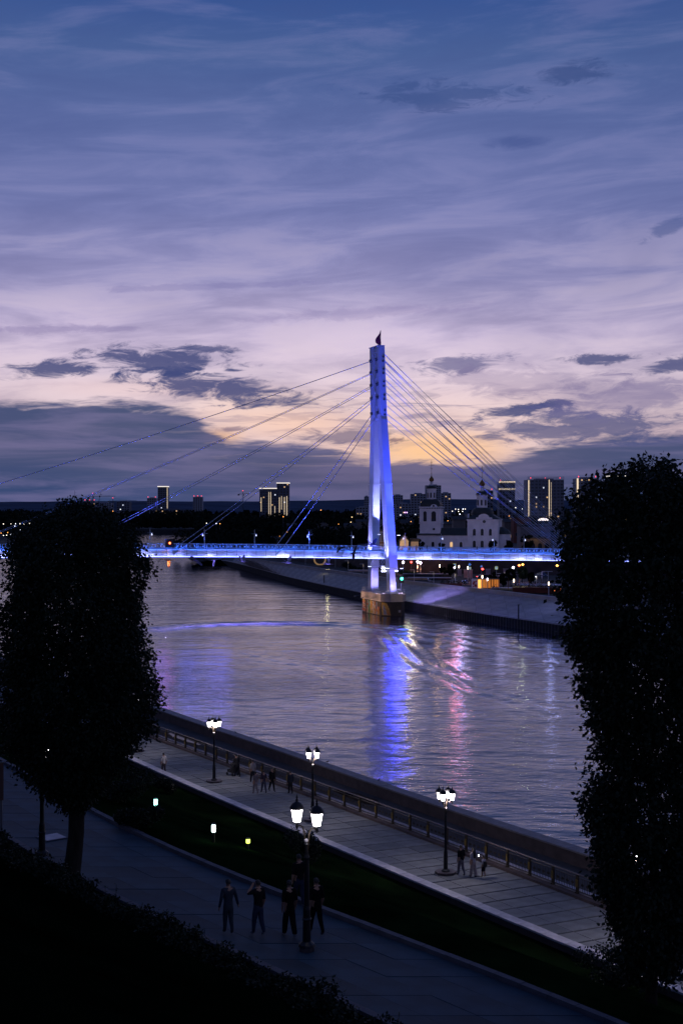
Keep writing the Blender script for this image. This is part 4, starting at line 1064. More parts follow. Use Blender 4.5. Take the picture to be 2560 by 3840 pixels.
# nave
nx0, nx1 = lx(1757), lx(1872); zn = lz(1949); ncx = (nx0+nx1)/2; nw = nx1-nx0
m = MB().box((ncx, 2.0, zn/2), (nw, 14.5, zn)); m.build('nave_wall', M_white, ch)
MB().box((ncx, 2.0, zn), (nw+.5, 15.0, .4)).build('cornice', M_white, ch)
for x in (nx0+.3, nx1-.3): MB().box((x, -5.3, zn/2), (.5, .2, zn)).build('corner_pilaster', M_white, ch)
gp = [(ncx-2.6, zn), (ncx+3.6, zn), (ncx+3.2, zn+.9)]+[(ncx+.3+2.0*math.cos(a), zn+.9+1.3*math.sin(a)) for a in np.linspace(0, PI, 9)]+[(ncx-2.4, zn+.9)]
m = MB(); m.prism(gp, 'y', -5.45, -5.0); m.build('curved_gable', M_white, ch)
m = MB(); m.prism([(-1.8, zn-.6), (1.8, zn-.6), (1.5, zn+1.2), (.6, zn+2.2), (-.6, zn+2.2), (-1.5, zn+1.2)], 'x', nx0-.35, nx0+.2); m.build('curved_gable', M_white, ch)
f = MB().tube([(ncx+.5, -5.46, zn-.6), (ncx+.5, -5.56, zn-.6)], .75, 16).build('round_window', M_white, ch); MB().tube([(ncx+.5, -5.57, zn-.6), (ncx+.5, -5.6, zn-.6)], .58, 16).build('pane', M_glassd, f)
for px in (1783, 1812, 1842):
    arch_window(ch, lx(px), -5.25, lz(2007), 1.0, lz(1982)-lz(2007)); arch_window(ch, lx(px), -5.25, lz(2052), 1.1, lz(2026)-lz(2052))
m = MB(); m.add([(nx0-.4, -5.6, zn+.2), (nx1+.4, -5.6, zn+.2), (nx1+.4, 9.6, zn+.2), (nx0-.4, 9.6, zn+.2), (ncx-3.6, -1.5, zn+2.0), (ncx+3.0, -1.5, zn+2.0), (ncx+3.0, 5.5, zn+2.0), (ncx-3.6, 5.5, zn+2.0)], [(0,1,5,4),(1,2,6,5),(2,3,7,6),(3,0,4,7),(4,5,6,7)]); m.build('nave_roof', M_roofd, ch)
domeroof('dome', ncx-.9, 2, zn+1.6, 4.3, 1.9, lz(1905)-zn-1.6, 8)
dz = lz(1906); dx = ncx-1.0
m = MB().lathe([(2.05, 0), (2.05, lz(1860)-dz), (2.3, lz(1860)-dz+.05), (2.3, lz(1860)-dz+.45)], (dx, 2, dz), 8, ph=PI/8); m.build('lantern_drum', M_white, ch)
for a in range(8):
    an = a*PI/4; arch_window(ch, dx+1.98*math.sin(an), 2-1.98*math.cos(an), lz(1896), .65, lz(1874)-lz(1896), an, False)
domeroof('lantern_roof', dx, 2, lz(1858), 2.3, .6, lz(1844)-lz(1858), 8)
onion(ch, dx, 2, lz(1843), 1.1, 4.2)
ax0 = lx(1872); m = MB().lathe([(3.4, 0), (3.4, lz(2002))], (ax0+.5, 1.5, 0), 12); m.build('apse_wall', M_white, ch)
m = MB().lathe([(3.7, 0), (3.0, 1.2), (1.0, 2.4), (.1, 2.6)], (ax0+.5, 1.5, lz(2002)), 12); m.build('apse_roof', M_roofd, ch)
arch_window(ch, ax0+2.6, -1.2, lz(2045), .6, 2.2, .65)
lamp_light('POINT', (CX(1700), 440, 24), 1200, (.62, .56, 1.0), radius=1.0, name='forecourt_flood'); lamp_light('POINT', (CX(1840), 440, 22), 700, (.62, .56, 1.0), radius=1.0, name='forecourt_flood')  # added fill lamps without fixtures brighten the church walls
# terrace the church stands on, with its pillared wall
mb = MB(); tp_ = [(CX(1440), 432), (60, 420), (160, 400), (700, 700), (200, 900), (-30, 560)]
mb.prism(tp_, 'z', 5.0, TZ); struct(mb.build('church_terrace', mat('terrace_stone', (.07, .055, .055), .95, var=.35, scale=.3)), 'raised dark terrace under the church')
def pier_at(px, py, w, h, c, lab):
    p = PZ(px, py, 5.8); s = p.y/F
    t = thing('gate_pillar', lab, 'pillar', p, 0, 'pillars of the terrace wall across the square')
    MB().box((0, 0, h*s/2), (w*s, .9, h*s)).build('shaft', c, t); MB().box((0, 0, h*s+.1), (w*s+.25, 1.15, .22)).build('cap', M_conc, t)
wp = [(1518,2142,8,22,'a'),(1531,2143,6,23,'a'),(1550,2145,7,24,'a'),(1572,2145,7,24,'a'),(1590,2147,6,24,'a'),(1656,2150,9,20,'b'),(1667,2150,5,20,'b'),(1722,2160,14,24,'b'),(1745,2166,13,28,'p'),(1763,2167,14,29,'p'),(1829,2160,16,24,'b'),(1895,2163,16,28,'b'),(1962,2152,15,26,'b'),(2028,2148,13,24,'b')]
names = ['leftmost warm lit', 'second warm lit', 'third warm lit', 'fourth warm lit', 'fifth warm lit', 'dim broad', 'dim narrow', 'dim square', 'pale pink', 'bright pink lit', 'lilac', 'second lilac', 'third lilac', 'rightmost lilac']
pcol = {'a': M_brickp, 'b': mat('lilac_plaster', (.34, .28, .34), .85, var=.15), 'p': mat('salmon_plaster', (.55, .33, .33), .85, var=.15)}  # pink and lilac light on the pillars put into their plaster
for (a, b, w_, h_, k), nme in zip(wp, names): pier_at(a, b, w_, h_, pcol[k], nme+' pillar of the terrace wall seen under the bridge')
for (px, py, e_, c) in ((1560, 2150, 500, (1, .4, .2)), (1525, 2150, 300, (1, .45, .2)), (1590, 2155, 250, (1, .5, .25)), (1755, 2180, 420, (1, .35, .38)), (1860, 2180, 240, (.6, .3, .6)), (1680, 2165, 200, (.7, .5, .35)), (1980, 2180, 240, (.5, .35, .8))):
    p = PZ(px, py, 5.8); lamp_light('POINT', (p.x, p.y-4, 8.0), e_, c, radius=.3, name='square_light')  # added glow lamps without fixtures brighten the pillars
# ------------------------------------------------------------------ houses and lit pavilions behind the bridge
def house(px0, px1, pytop, pyeave, Y, lab, wall=None, roof=None, lit=0, z0=TZ, depth=9, gable='front', wins=3, cat='house', name='house'):
    X0, X1 = (px0-1280)/F*Y, (px1-1280)/F*Y; s = Y/F; ze = CAMZ+(HZ-pyeave)*s-z0; zt = CAMZ+(HZ-pytop)*s-z0
    w = X1-X0; t = thing(name, lab, cat, ((X0+X1)/2, Y, z0)); wall = wall or M_house; roof = roof or M_roofh
    MB().box((0, depth/2, ze/2), (w, depth, ze)).build('wall', wall, t)
    r = MB()
    if gable == 'front':
        r.prism([(-w/2-.4, ze-.1), (w/2+.4, ze-.1), (w/2+.4, ze+.1), (0, zt+.2), (-w/2-.4, ze+.1)], 'y', .15, depth+.4)
        g = MB(); g.prism([(-w/2, ze), (w/2, ze), (0, zt)], 'y', -.05, .1); g.build('gable', wall, t)
    elif gable == 'side': r.prism([(-.5, ze), (depth+.5, ze), (depth/2, zt)], 'x', -w/2-.4, w/2+.4)
    else: r.box((0, depth/2, (ze+zt)/2), (w+.3, depth+.3, max(.3, zt-ze)))
    rf = r.build('roof', roof, t)
    if gable == 'side': MB().box((w*.25, depth/2, zt), (.7, .7, 1.6)).build('chimney', M_house, rf)
    for i in range(wins):
        x = -w/2+w*(i+.5)/wins; l = rnd.random() < lit
        f = MB().box((x, -.04, ze*.55), (min(1.2, w/wins*.5), .10, 1.6)).build('window', M_house, t)
        MB().box((x, -.10, ze*.55), (min(1.0, w/wins*.4), .04, 1.4)).build('pane', E_warm if l else M_glassd, f)
    return t
M_warmst = mat('cream_plaster', (.60, .48, .34), .85, var=.12)
pav = house(1499, 1531, 2008, 2030, 440, 'small warm lit gabled pavilion with columns right of the near pylon leg', M_warmst, lit=0, depth=6, wins=0, cat='pavilion', name='pavilion')
for i in range(5):
    MB().lathe([(.16, 0), (.12, 3.0), (.2, 3.2)], (-1.4+i*.7, -.6, 0), 8).build('column', M_warmst, pav)
lamp_light('POINT', (pav.location.x, 436.5, TZ+3), 130, (1, .70, .38), radius=.3, name='pavilion_light'); lamp_light('POINT', (pav.location.x-.5, 438.2, TZ+4.5), 90, (1, .72, .42), radius=.2, name='pavilion_light')
pav2 = house(1540, 1568, 2020, 2031, 442, 'warm lit low lean-to pavilion left of the bell tower', M_warmst, lit=0, depth=6, gable='flat', wins=0, cat='pavilion', name='pavilion')
for i in range(3): MB().lathe([(.16, 0), (.12, 3.0), (.2, 3.2)], (-1.0+i*1.0, -.6, 0), 8).build('column', M_warmst, pav2)
lamp_light('POINT', (pav2.location.x, 438.5, TZ+3.2), 110, (1, .70, .40), radius=.3, name='pavilion_light')
hw = house(1419, 1444, 1985, 1992, 455, 'tall ornate wooden house lit from below between the pylon legs', mat('carved_wood', (.30, .16, .10), .8, var=.3, scale=1), lit=0, depth=8, gable='flat', wins=0)
for dx in (-.8, 0, .8):
    for z0_, hh in ((.9, 2.6), (4.6, 3.2)): arch_window(hw, dx, -.02, z0_, .35, hh, name='window')
for dx in (-1.2, -.4, .4, 1.2): MB().box((dx, -.15, 4.4), (.16, .25, 8.4)).build('pilaster', M_warmst, hw)
lamp_light('POINT', (hw.location.x, 452.5, TZ+.8), 120, (1, .55, .28), radius=.2, name='house_light')
house(1950, 2062, 1967, 1975, 500, 'long pale stuccoed building with dark windows right of the church', mat('grey_stucco', (.22, .20, .20), .9, var=.2), depth=10, gable='flat', wins=4)
ar = house(1958, 2062, 2016, 2020, 478, 'low stone arcade with a lit cornice below the pale building', mat('yellow_stone', (.22, .17, .11), .9, var=.3, scale=.8), depth=4, gable='flat', wins=0, cat='arcade', name='arcade')
for i in range(4): arch_window(ar, -3.9+i*2.6, 0, .2, 1.5, 3.2, frame=False, name='arch')
lamp_light('POINT', (ar.location.x, 475, 17), 90, (1, .62, .3), radius=.3, name='arcade_light')
hr = random.Random(12)
specs = [(1452,1490,1975,1990,'side'),(1505,1548,1948,1962,'side'),(1545,1580,1968,1980,'front'),(1660,1700,1955,1966,'side'),(1700,1745,1935,1948,'side'),(1890,1935,1945,1958,'side'),(1925,1990,1938,1942,'flat'),(1880,1925,1968,1985,'front'),(2060,2110,1950,1965,'side'),(2105,2170,1940,1955,'side'),(1290,1335,1962,1972,'side'),(1335,1375,1948,1956,'side'),(1150,1190,1985,1996,'side'),(1230,1278,1975,1986,'side'),(1190,1228,1960,1968,'front'),(1075,1110,1962,1972,'side'),(2160,2210,1965,1980,'front')]
hd = ['low dark house with a shed roof beside the near pylon leg','dark long roofed house behind the pavilions','small dark gabled house left of the belfry','dark house seen between belfry and dome','distant dark hall between belfry and dome','dark gabled house just right of the dome','flat roofed building with a red tinted wall right of the dome','small gabled house by the apse','dark house behind the shore end of the cables','low house at the edge of the right tree','dark cottage left of the pylon near the deck','cottage in the trees left of the pylon','isolated cottage above the innermost cable anchors','wide dark cottage left of the pylon','small gabled cottage among the trees left of the pylon','distant cottage under the twin towers','gabled house half hidden by the right tree']
for i, ((a, b, c, d, g), l) in enumerate(zip(specs, hd)):
    house(a, b, c, d, 560+hr.random()*160 if i < 10 or i == 16 else 700+hr.random()*150, l, lit=.25, z0=5.6, gable=g, depth=10, wins=3, wall=mat('brick_red_wall', (.22, .07, .05), .9, var=.2) if i == 6 else None)
arc = thing('lit_canopy', 'white brightly lit arched canopy behind the cable ends', 'canopy', PY(2036, 1952, 520))
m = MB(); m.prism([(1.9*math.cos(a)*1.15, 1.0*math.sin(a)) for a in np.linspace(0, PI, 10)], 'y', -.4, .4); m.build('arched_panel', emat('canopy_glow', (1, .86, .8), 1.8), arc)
for x in (-1.9, 1.9): MB().box((x, 0, -3.5), (.2, .2, 7.2)).build('post', M_steelb, arc)
# ------------------------------------------------------------------ high-rises on the skyline
def tower(px0, px1, pytop, Y, lab, facade=None, nlit=4, strips=(), crown=None, reds=2, steps=None, depth=None, bright=E_warm, grid=True):
    s = Y/F; X0, X1 = (px0-1280)*s, (px1-1280)*s; w = X1-X0; h = CAMZ+(HZ-pytop)*s-5.5; dpt = depth or min(w, 28)
    t = thing('tower_block', lab, 'tower block', ((X0+X1)/2, Y, 5.5), 0, None)
    facade = facade or M_tower; MB().box((0, dpt/2, h/2), (w, dpt, h)).build('wall', facade, t)
    MB().box((0, dpt/2, h+.8), (w*.5, dpt*.5, 1.6)).build('roof_house', facade, t)
    nfl = max(4, int(h/3.6)); nc = max(3, int(w/4.0)); R = random.Random(int(px0*7+px1))
    if grid:
        m = MB()
        for f in range(nfl):
            for c in range(nc):
                x = -w/2+w*(c+.5)/nc; z = h*(f+.5)/nfl; a, b = w/nc*.30, h/nfl*.28
                m.add([(x-a, -.12, z-b), (x+a, -.12, z-b), (x+a, -.12, z+b), (x-a, -.12, z+b)], [(0,1,2,3)])
        stuff(m.build('window_panes', M_glassd, t, norm=False))
    for k in range(nlit):
        f = R.randrange(nfl); c = R.randrange(nc); x = -w/2+w*(c+.5)/nc; z = h*(f+.5)/nfl
        MB().box((x, -.22, z), (w/nc*.40, .16, h/nfl*.42)).build('window', bright if R.random() < .8 else E_cool_soft, t)
    for (u, z0, z1, wd) in strips:
        MB().box((-w/2+u*w, -.35, h*(z0+z1)/2), (wd*s*.75, .5, h*(z1-z0))).build('light_strip', E_warmb, t)
    if crown: MB().box((0, dpt/2, h+.3), (w+1, dpt+1, crown*s)).build('crown_light', crown_m, t)
    for k in range(reds):
        MB().lathe([(.1, 0), (1.0*s/.5, .9), (.1, 1.8)], (-w/2+w*(.1+.8*k/max(1, reds-1)), 1, h+1.2), 6).build('red_beacon', E_red_soft, t)
    return t
E_cool_soft = emat('cool_window', (.8, .85, 1.0), 1.3); crown_m = emat('crown_light', (1.0, .90, .80), 1.1); E_red_soft = emat('red_beacon', (1, .06, .10), 2.2)
Yt = 2400
tower(315, 358, 1879, Yt, 'unfinished grey block under the cranes above the left tree', M_tower2, 3, reds=3)
tower(356, 418, 1886, Yt+30, 'broad unfinished block under the cranes beside the left tree', M_tower2, 3, reds=1)
tower(438, 486, 1882, Yt-60, 'dark block with orange lit roof right of the cranes', M_tower, 4, reds=0, crown=None)
tower(552, 587, 1868, Yt, 'short dim tower standing against the tall left tower', M_tower2, 2, reds=2)
tower(592, 629, 1825, Yt-30, 'tall slim tower with a bright roof band on the left skyline', M_tower, 4, strips=((.97, .2, .98, 2),), crown=3, reds=0)
tower(724, 759, 1864, Yt, 'single pale tower with red beacons left of the middle', M_tower2, 0, reds=3)
tower(520, 720, 1911, 1900, 'long low apartment block with scattered lit windows on the left', M_tower, 26, reds=0, depth=20)
tower(973, 1037, 1832, 1900, 'left and lower of the twin dark towers with lit vertical lines', M_tower, 5, strips=((.10, .35, .75, 2), (.55, .0, .9, 2), (.66, .05, .9, 2), (.9, .1, .5, 2)), crown=3, reds=0)
tower(1037.5, 1084, 1812, 1900, 'right and taller of the twin dark towers with lit vertical lines', M_tower, 5, strips=((.22, .05, .65, 2.5), (.40, .35, .68, 2), (.62, .05, .66, 2.5), (.82, .0, .68, 2.5)), crown=3, reds=0)
tower(1365, 1382, 1862, 2100, 'slim dim block just left of the pylon', M_tower2, 0, reds=0)
tower(1335, 1380, 1902, 2000, 'low pale block left of the pylon', M_tower2, 2, reds=0)
tower(1472, 1510, 1857, 2100, 'dim block just right of the pylon', M_tower2, 3, reds=0)
tower(1484, 1541, 1889, 1900, 'low block with two violet lights right of the pylon', M_tower2, 5, reds=0)
tower(1540, 1596, 1852, 2000, 'broad dim block behind the bell tower on its left', M_tower2, 5, reds=0)
tower(1596, 1653, 1820, 2150, 'tallest stepped block directly behind the bell tower', M_tower2, 2, reds=0)
tower(1652, 1690, 1849, 2000, 'dim block behind the bell tower on its right', M_tower2, 3, reds=0)
tower(1797, 1848, 1840, 1700, 'dark block with scattered lights behind the dome lantern', M_tower, 16, reds=2)
t = tower(1870, 1930, 1806, 1600, 'tower with two bands of warm lights at its top', M_tower, 3, reds=1)
s_ = 1600/F
for z_, hh in ((1809, 3), (1834, 5)):
    for i in range(13): MB().box((-10+i*1.62, -.3, CAMZ+(HZ-z_)*s_-5.5), (.8, .4, hh*s_)).build('crown_lamp', E_warmb, t)
MB().box((0, -.3, CAMZ+(HZ-1806)*s_-5.5), (20, .4, .8)).build('crown_light', E_warmb, t)
t = tower(1975, 2112, 1799, 1500, 'huge slab tower with two bright vertical light strips on the right', M_tower2, 16, strips=((.04, -.15, .99, 8), (.60, .05, 1.0, 5), (.65, .05, .95, 2)), reds=3)
m = MB()
for i in range(34): m.box((-20.5+i*1.27, -.4, 31), (.35, .8, 58))
stuff(m.build('facade_fins', M_tower2, t))
tower(2160, 2240, 1794, 1450, 'tower with a bright corner strip half hidden by the right tree', M_tower2, 8, strips=((.05, .0, 1.0, 8),), reds=2)
tower(2285, 2350, 1786, 1500, 'tower with a lit roof edge behind the top of the right tree', M_tower, 4, crown=4, reds=2)
tower(2440, 2530, 1778, 1500, 'rightmost tower behind the right tree with a lit strip', M_tower, 4, strips=((.35, .5, 1.0, 7),), reds=3)
def crane(px, pyt, pyb, jib, Y, lab):
    s = Y/F; b = PY(px, pyb, Y); h = (pyb-pyt)*s
    t = thing('tower_crane', lab, 'crane', b)
    m = MB()
    for x in (-.9, .9):
        for y in (-.9, .9): m.tube([(x, y, 0), (x, y, h)], .16, 4)
    k = 0
    while k*2.4 < h-2.4:
        z = k*2.4; m.tube([(-.9, -.9, z), (.9, -.9, z+2.4)], .12, 4); m.tube([(.9, .9, z), (-.9, .9, z+2.4)], .12, 4); k += 1
    m.build('mast', M_steelb, t)
    m = MB(); L_ = jib*s; sg = 1 if L_ > 0 else -1
    m.tube([(-sg*18*s, 0, h), (L_, 0, h+.8)], .35, 4); m.tube([(0, 0, h+5), (L_*.8, 0, h+1.2)], .10, 4); m.tube([(0, 0, h), (0, 0, h+5)], .4, 4); m.tube([(0, 0, h+5), (-sg*15*s, 0, h)], .1, 4)
    for i in range(18): u = i/18; m.tube([(L_*u, 0, h+.5), (L_*(u+.03), 0, h+2.6-2*u)], .09, 4)
    m.build('jib', M_steelb, t); MB().box((-sg*16*s, 0, h-1.2), (3, 1.6, 2.4)).build('counterweight', M_conc2, t)
    MB().box((1.4, 0, h-1.6), (1.6, 1.6, 2.2)).build('cab', M_steelb, t); MB().lathe([(.1, 0), (1.0, .8), (.1, 1.6)], (0, 0, h+5), 6).build('red_beacon', E_red_soft, t)
crane(349, 1862, 1930, 85, 2300, 'left tower crane above the unfinished blocks'); crane(424, 1879, 1935, 90, 2350, 'lower tower crane right of the first crane')
crane(911, 1853, 1912, 28, 2200, 'lone tower crane left of the twin towers')
mt = thing('radio_mast', 'small lattice mast on the horizon left of the innermost cables', 'mast', PY(1132, 1925, 1500))
m = MB()
for (x, y) in ((-2, -2), (2, -2), (2, 2), (-2, 2)): m.tube([(x, y, 0), (x*.5, y*.5, 13)], .25, 4)
for k in range(5): m.tube([(-2+k*.2, -2, k*2.6), (2-k*.3, -2, k*2.6+2.6)], .18, 4)
m.build('lattice', M_steelb, mt); MB().box((0, 0, 13.5), (4, 4, 1)).build('platform', M_steelb, mt)
# ------------------------------------------------------------------ woods and trees
def leafcloud(centres, radii, per, size, seed, flat=.6):
    """many small leaf clumps: arrays of triangles pairs spread through the given blobs"""
    R = np.random.default_rng(seed); n = len(centres)*per
    C = np.repeat(np.array(centres), per, 0); Rr = np.repeat(np.array(radii), per, 0)
    d = R.normal(size=(n, 3)); d /= np.linalg.norm(d, axis=1)[:, None]
    r = R.random(n)**(.45); P_ = C+d*r[:, None]*Rr
    a = R.normal(size=(n, 3)); a /= np.linalg.norm(a, axis=1)[:, None]
    b = np.cross(a, R.normal(size=(n, 3))); b /= np.linalg.norm(b, axis=1)[:, None]
    s = (size*(.6+.8*R.random(n)))[:, None]
    V = np.stack([P_-a*s, P_-b*s*flat, P_+a*s, P_+b*s*flat], 1).reshape(-1, 3)
    return V, np.arange(n*4).reshape(-1, 4)
def quadmesh(name, V, Fq, m):
    me = bpy.data.meshes.new(name); me.vertices.add(len(V)); me.vertices.foreach_set('co', V.astype(np.float32).ravel())
    k = Fq.shape[1]; me.loops.add(Fq.size); me.loops.foreach_set('vertex_index', Fq.ravel().astype(np.int32))
    me.polygons.add(len(Fq)); me.polygons.foreach_set('loop_start', np.arange(len(Fq), dtype=np.int32)*k); me.polygons.foreach_set('loop_total', np.full(len(Fq), k, np.int32))
    me.update(calc_edges=True); me.materials.append(m); return me
def wood(name, lab, region, n, hmin, hmax, z0, seed, size):
    """a far wood that reads as one mass. region: list of (px, Y) corners of a band"""
    R = random.Random(seed); cs, rs = [], []
    for i in range(n):
        p = region(R); h = R.uniform(hmin, hmax); w = h*R.uniform(.28, .45)
        cs.append((p[0], p[1], z0+h*.55)); rs.append((w, w, h*.48))
        cs.append((p[0]+w*.5*R.uniform(-1, 1), p[1], z0+h*.3)); rs.append((w*1.2, w, h*.33))
    V, Fq = leafcloud(cs, rs, 90, size, seed); o = link(name, quadmesh(name, V, Fq, M_wood)); tag(o, lab, 'trees', None, 'stuff'); return o
def reg(px0, px1, Y0, Y1):
    def f(R):
        Y = R.uniform(Y0, Y1); return ((R.uniform(px0, px1)-1280)/F*Y, Y)
    return f
wood('woods', 'dark wood beyond the river bend left of the pylon', reg(750, 1400, 900, 1390), 200, 10, 19, 5.5, 1, 1.5)
wood('woods', 'dark wood along the far river bend on the left', reg(-50, 800, 1420, 1750), 220, 12, 22, 5.5, 2, 1.9)
wood('woods', 'dark tree mass of the near bank upstream at the left edge', lambda R: (R.uniform(-330, -225), R.uniform(560, 1350)), 120, 12, 22, 6, 3, 1.5)
wood('woods', 'dark trees covering the spit of land under the bridge', lambda R: (R.uniform(-92, -62)+R.uniform(0, 30), R.uniform(625, 800)), 60, 6, 13, 4.5, 4, .8)
wood('woods', 'dark garden trees between the houses left of the pylon', reg(1080, 1480, 560, 880), 110, 8, 15, 5.6, 5, 1.0)
wood('woods', 'dark trees among the roofs around the church', reg(1500, 2300, 600, 1300), 240, 8, 17, 5.6, 6, 1.3)
wood('woods', 'dark tree belt on the horizon', reg(-100, 2700, 2450, 3300), 260, 12, 22, 5.5, 8, 3.2)
def shrub(px, py, r, h, z, lab, group, m=None, name='shrub', cat='shrub', seed=0, size=.16, per=260):
    p = PZ(px, py, z); t = thing(name, lab, cat, p, 0, group)
    R = random.Random(seed+int(px)); cs = [(R.uniform(-.5, .5)*r, R.uniform(-.5, .5)*r, h*R.uniform(.35, .65)) for _ in range(5)]
    V, Fq = leafcloud(cs, [(r*.65, r*.65, h*.42)]*5, per//2, size, seed+int(px)); link('foliage', quadmesh('foliage', V, Fq, m or M_leafh), t)
    MB().tube([(0, 0, -.1), (0, 0, h*.4)], [.06, .03], 5).build('stem', M_twig, t)
    return t
def small_tree(px, py, z, h, r, lab, seed, group=None, m=None):
    p = PZ(px, py, z); t = thing('tree', lab, 'tree', p, 0, group); R = random.Random(seed)
    MB().tube([(0, 0, -.2), (.1, 0, h*.4), (0, .1, h*.8)], [h*.022, h*.015, h*.004], 6).build('trunk', M_bark, t)
    cs, rs = [], []
    for i in range(16):
        a = R.uniform(0, 6.3); u = R.uniform(.3, .92); q = r*math.sin(PI*min(1, (1.12-u)))*.75
        cs.append((q*math.cos(a), q*math.sin(a), h*u)); rs.append((r*.42, r*.42, h*.11))
    V, Fq = leafcloud(cs, rs, 130, .3, seed); link('crown', quadmesh('crown', V, Fq, m or M_wood), t); return t
M_shrubg = mat('lit_shrub_leaf', (.05, .08, .02), .8, var=.4, scale=1)  # brighter leaf copy for lit plants, light put into the colour
for i, (px, py, r, h) in enumerate(((1515, 2158, 2.2, 1.9), (1530, 2160, 2.0, 1.7), (1545, 2162, 2.0, 1.5), (1298, 2128, 2.6, 2.0), (1228, 2118, 2.2, 2.4), (1320, 2134, 2.2, 1.4), (1345, 2140, 1.8, 1.2))):
    shrub(px, py, r, h, 5.8, ['round green shrub right of the near pylon leg, first of three', 'green shrub right of the near pylon leg, middle of three', 'green shrub right of the near pylon leg, last of three', 'dark clipped shrub behind the parapet left of the pylon', 'yellowish shrub beside the ring sculpture', 'low dark shrub nearest the far pylon leg', 'lowest shrub against the far pylon leg'][i], 'shrubs on the square beyond the parapet', M_shrubg if i in (0, 1, 2, 4) else None, size=.22)
lamp_light('POINT', PZ(1530, 2168, 8.5), 160, (.8, 1.0, .5), radius=.3, name='shrub_light'); lamp_light('POINT', PZ(1228, 2124, 7.5), 90, (1.0, .9, .4), radius=.3, name='shrub_light')  # added glow lamps without fixtures light the shrubs
for i, (px, py, h, r, l) in enumerate(((1690, 2168, 4.2, 1.2, 'dark conical sapling by the pedestrian sign'), (1660, 2166, 3.4, .9, 'thin sapling left of the parked motorcycles'), (1845, 2200, 4.0, 1.1, 'young tree beside the orange kiosk'), (1885, 2205, 3.8, 1.0, 'dark young tree right of the orange kiosk'), (1913, 2190, 4.2, 1.4, 'bushy young tree left of the lit tree'), (1990, 2196, 3.6, .9, 'slim dark sapling by the red planter'), (1610, 2135, 6, 2.2, 'dark round tree right of the warm pillars'), (1625, 2140, 5, 2.0, 'second dark tree right of the warm pillars'))):
    small_tree(px, py, 5.8, h, r, l, 50+i, 'young trees on the square')
small_tree(1956, 2188, 5.8, 4.6, 1.5, 'young tree lit bright yellow green on the square', 71, None, M_shrubg)
lamp_light('POINT', PZ(1950, 2186, 8.0)+Vector((0, -1.5, .5)), 120, (.9, 1.0, .45), radius=.2, name='tree_light')  # added glow lamp without fixture lights the young tree
for i, (px, py, h, l) in enumerate(((1574, 2062, 5.5, 'dark fir at the left corner of the church'), (1655, 2062, 4.0, 'dark bush against the refectory wall'), (1848, 2060, 5.0, 'spreading dark tree in front of the nave'), (1905, 2058, 5.0, 'dark tree by the apse'), (1975, 2058, 7.0, 'tall dark tree before the arcade'))):
    p = PY(px, py, 455); t = small_tree(px, py, p.z, h, h*.30, l, 90+i); t.location = (p.x, p.y, TZ)
# ------------------------------------------------------------------ the square beyond the parapet: lamps, signs, cars
def post_lamp(px, pyt, pyb, lab, head='ball', em=None, z=5.8, col=(1, .9, .8), e_=0):
    p = PZ(px, pyb, z); h = (pyb-pyt)*p.y/F; t = thing('street_lamp', lab, 'street lamp', p, 0, 'street lamps on the far bank')
    MB().tube([(0, 0, 0), (0, 0, h)], [.09, .06], 6).build('pole', M_rail, t)
    if head == 'ball': MB().lathe([(.12, -.3), (.34, 0), (.36, .25), (.12, .55)], (0, 0, h), 10).build('lamp_head', em or E_warmw, t)
    elif head == 'arm':
        MB().box((-.55, 0, h), (1.3, .25, .10)).build('arm', M_rail, t); MB().box((.0, -.14, h-.6), (.10, .06, .7)).build('light_slot', em or E_dim, t)
    elif head == 'slot': MB().box((0, -.1, h-.35), (.2, .16, .7)).build('light_slot', em or E_warmw, t)
    if e_: lamp_light('POINT', p+Vector((0, -.8, h)), e_, col, radius=.3, name='lamp_glow')
    return t
E_lil = emat('lilac_lamp', (.85, .75, 1.0), 9)
L1 = [(1511,2110,2160,'ball',E_lil,'lilac ball lamp nearest the pylon'),(1565,2108,2152,'ball',E_lil,'first of the close pair of lilac ball lamps'),(1576,2112,2152,'ball',E_lil,'second of the close pair of lilac ball lamps'),(1648,2118,2159,'slot',E_warmw,'white slot lamp beside the dark trees'),(1702,2129,2168,'ball',E_lil,'bright lilac lamp under the pedestrian sign'),(1720,2121,2158,'slot',E_warmw,'small white lamp right of the pedestrian sign'),(1753,2125,2176,'slot',E_warmw,'warm lamp before the pink pillars'),(1917,2130,2175,'slot',E_dim,'dim lamp of the pair by the zebra sign'),(1923,2131,2175,'ball',E_cool,'bright lamp of the pair by the zebra sign'),
 (1890,2147,2182,'slot',E_dim,'short dim lamp before the lilac pillar'),(1552,2137,2178,'arm',None,'hooked lamp post on the parapet right of the pylon'),(1625,2144,2186,'arm',None,'hooked lamp post on the parapet above the lit slope'),(1706,2152,2196,'slot',E_dim,'slim slot post on the parapet below the sign'),(1807,2158,2208,'slot',E_warmw,'slot post beside the orange kiosk'),(1826,2168,2210,'slot',E_lil,'slot post in front of the kiosk slats'),(1925,2172,2219,'slot',E_warmw,'white slot post in the middle of the planters'),(2056,2183,2232,'slot',E_warmw,'rightmost slot post by the tree'),(2010,2162,2205,'slot',E_dim,'thin dim post by the red planter'),
 (1145,2078,2117,'slot',E_dim,'slim post left of the ring sculpture'),(1257,2082,2128,'slot',E_dim,'slim post above the bank right of the ring'),(1305,2103,2139,'arm',E_dim,'hooked post on the parapet left of the pylon'),(1362,2115,2151,'arm',E_dim,'hooked post right beside the far pylon leg')]
for (px, a, b, hd_, em, l) in L1: post_lamp(px, a, b, l+' on the far bank', hd_, em)
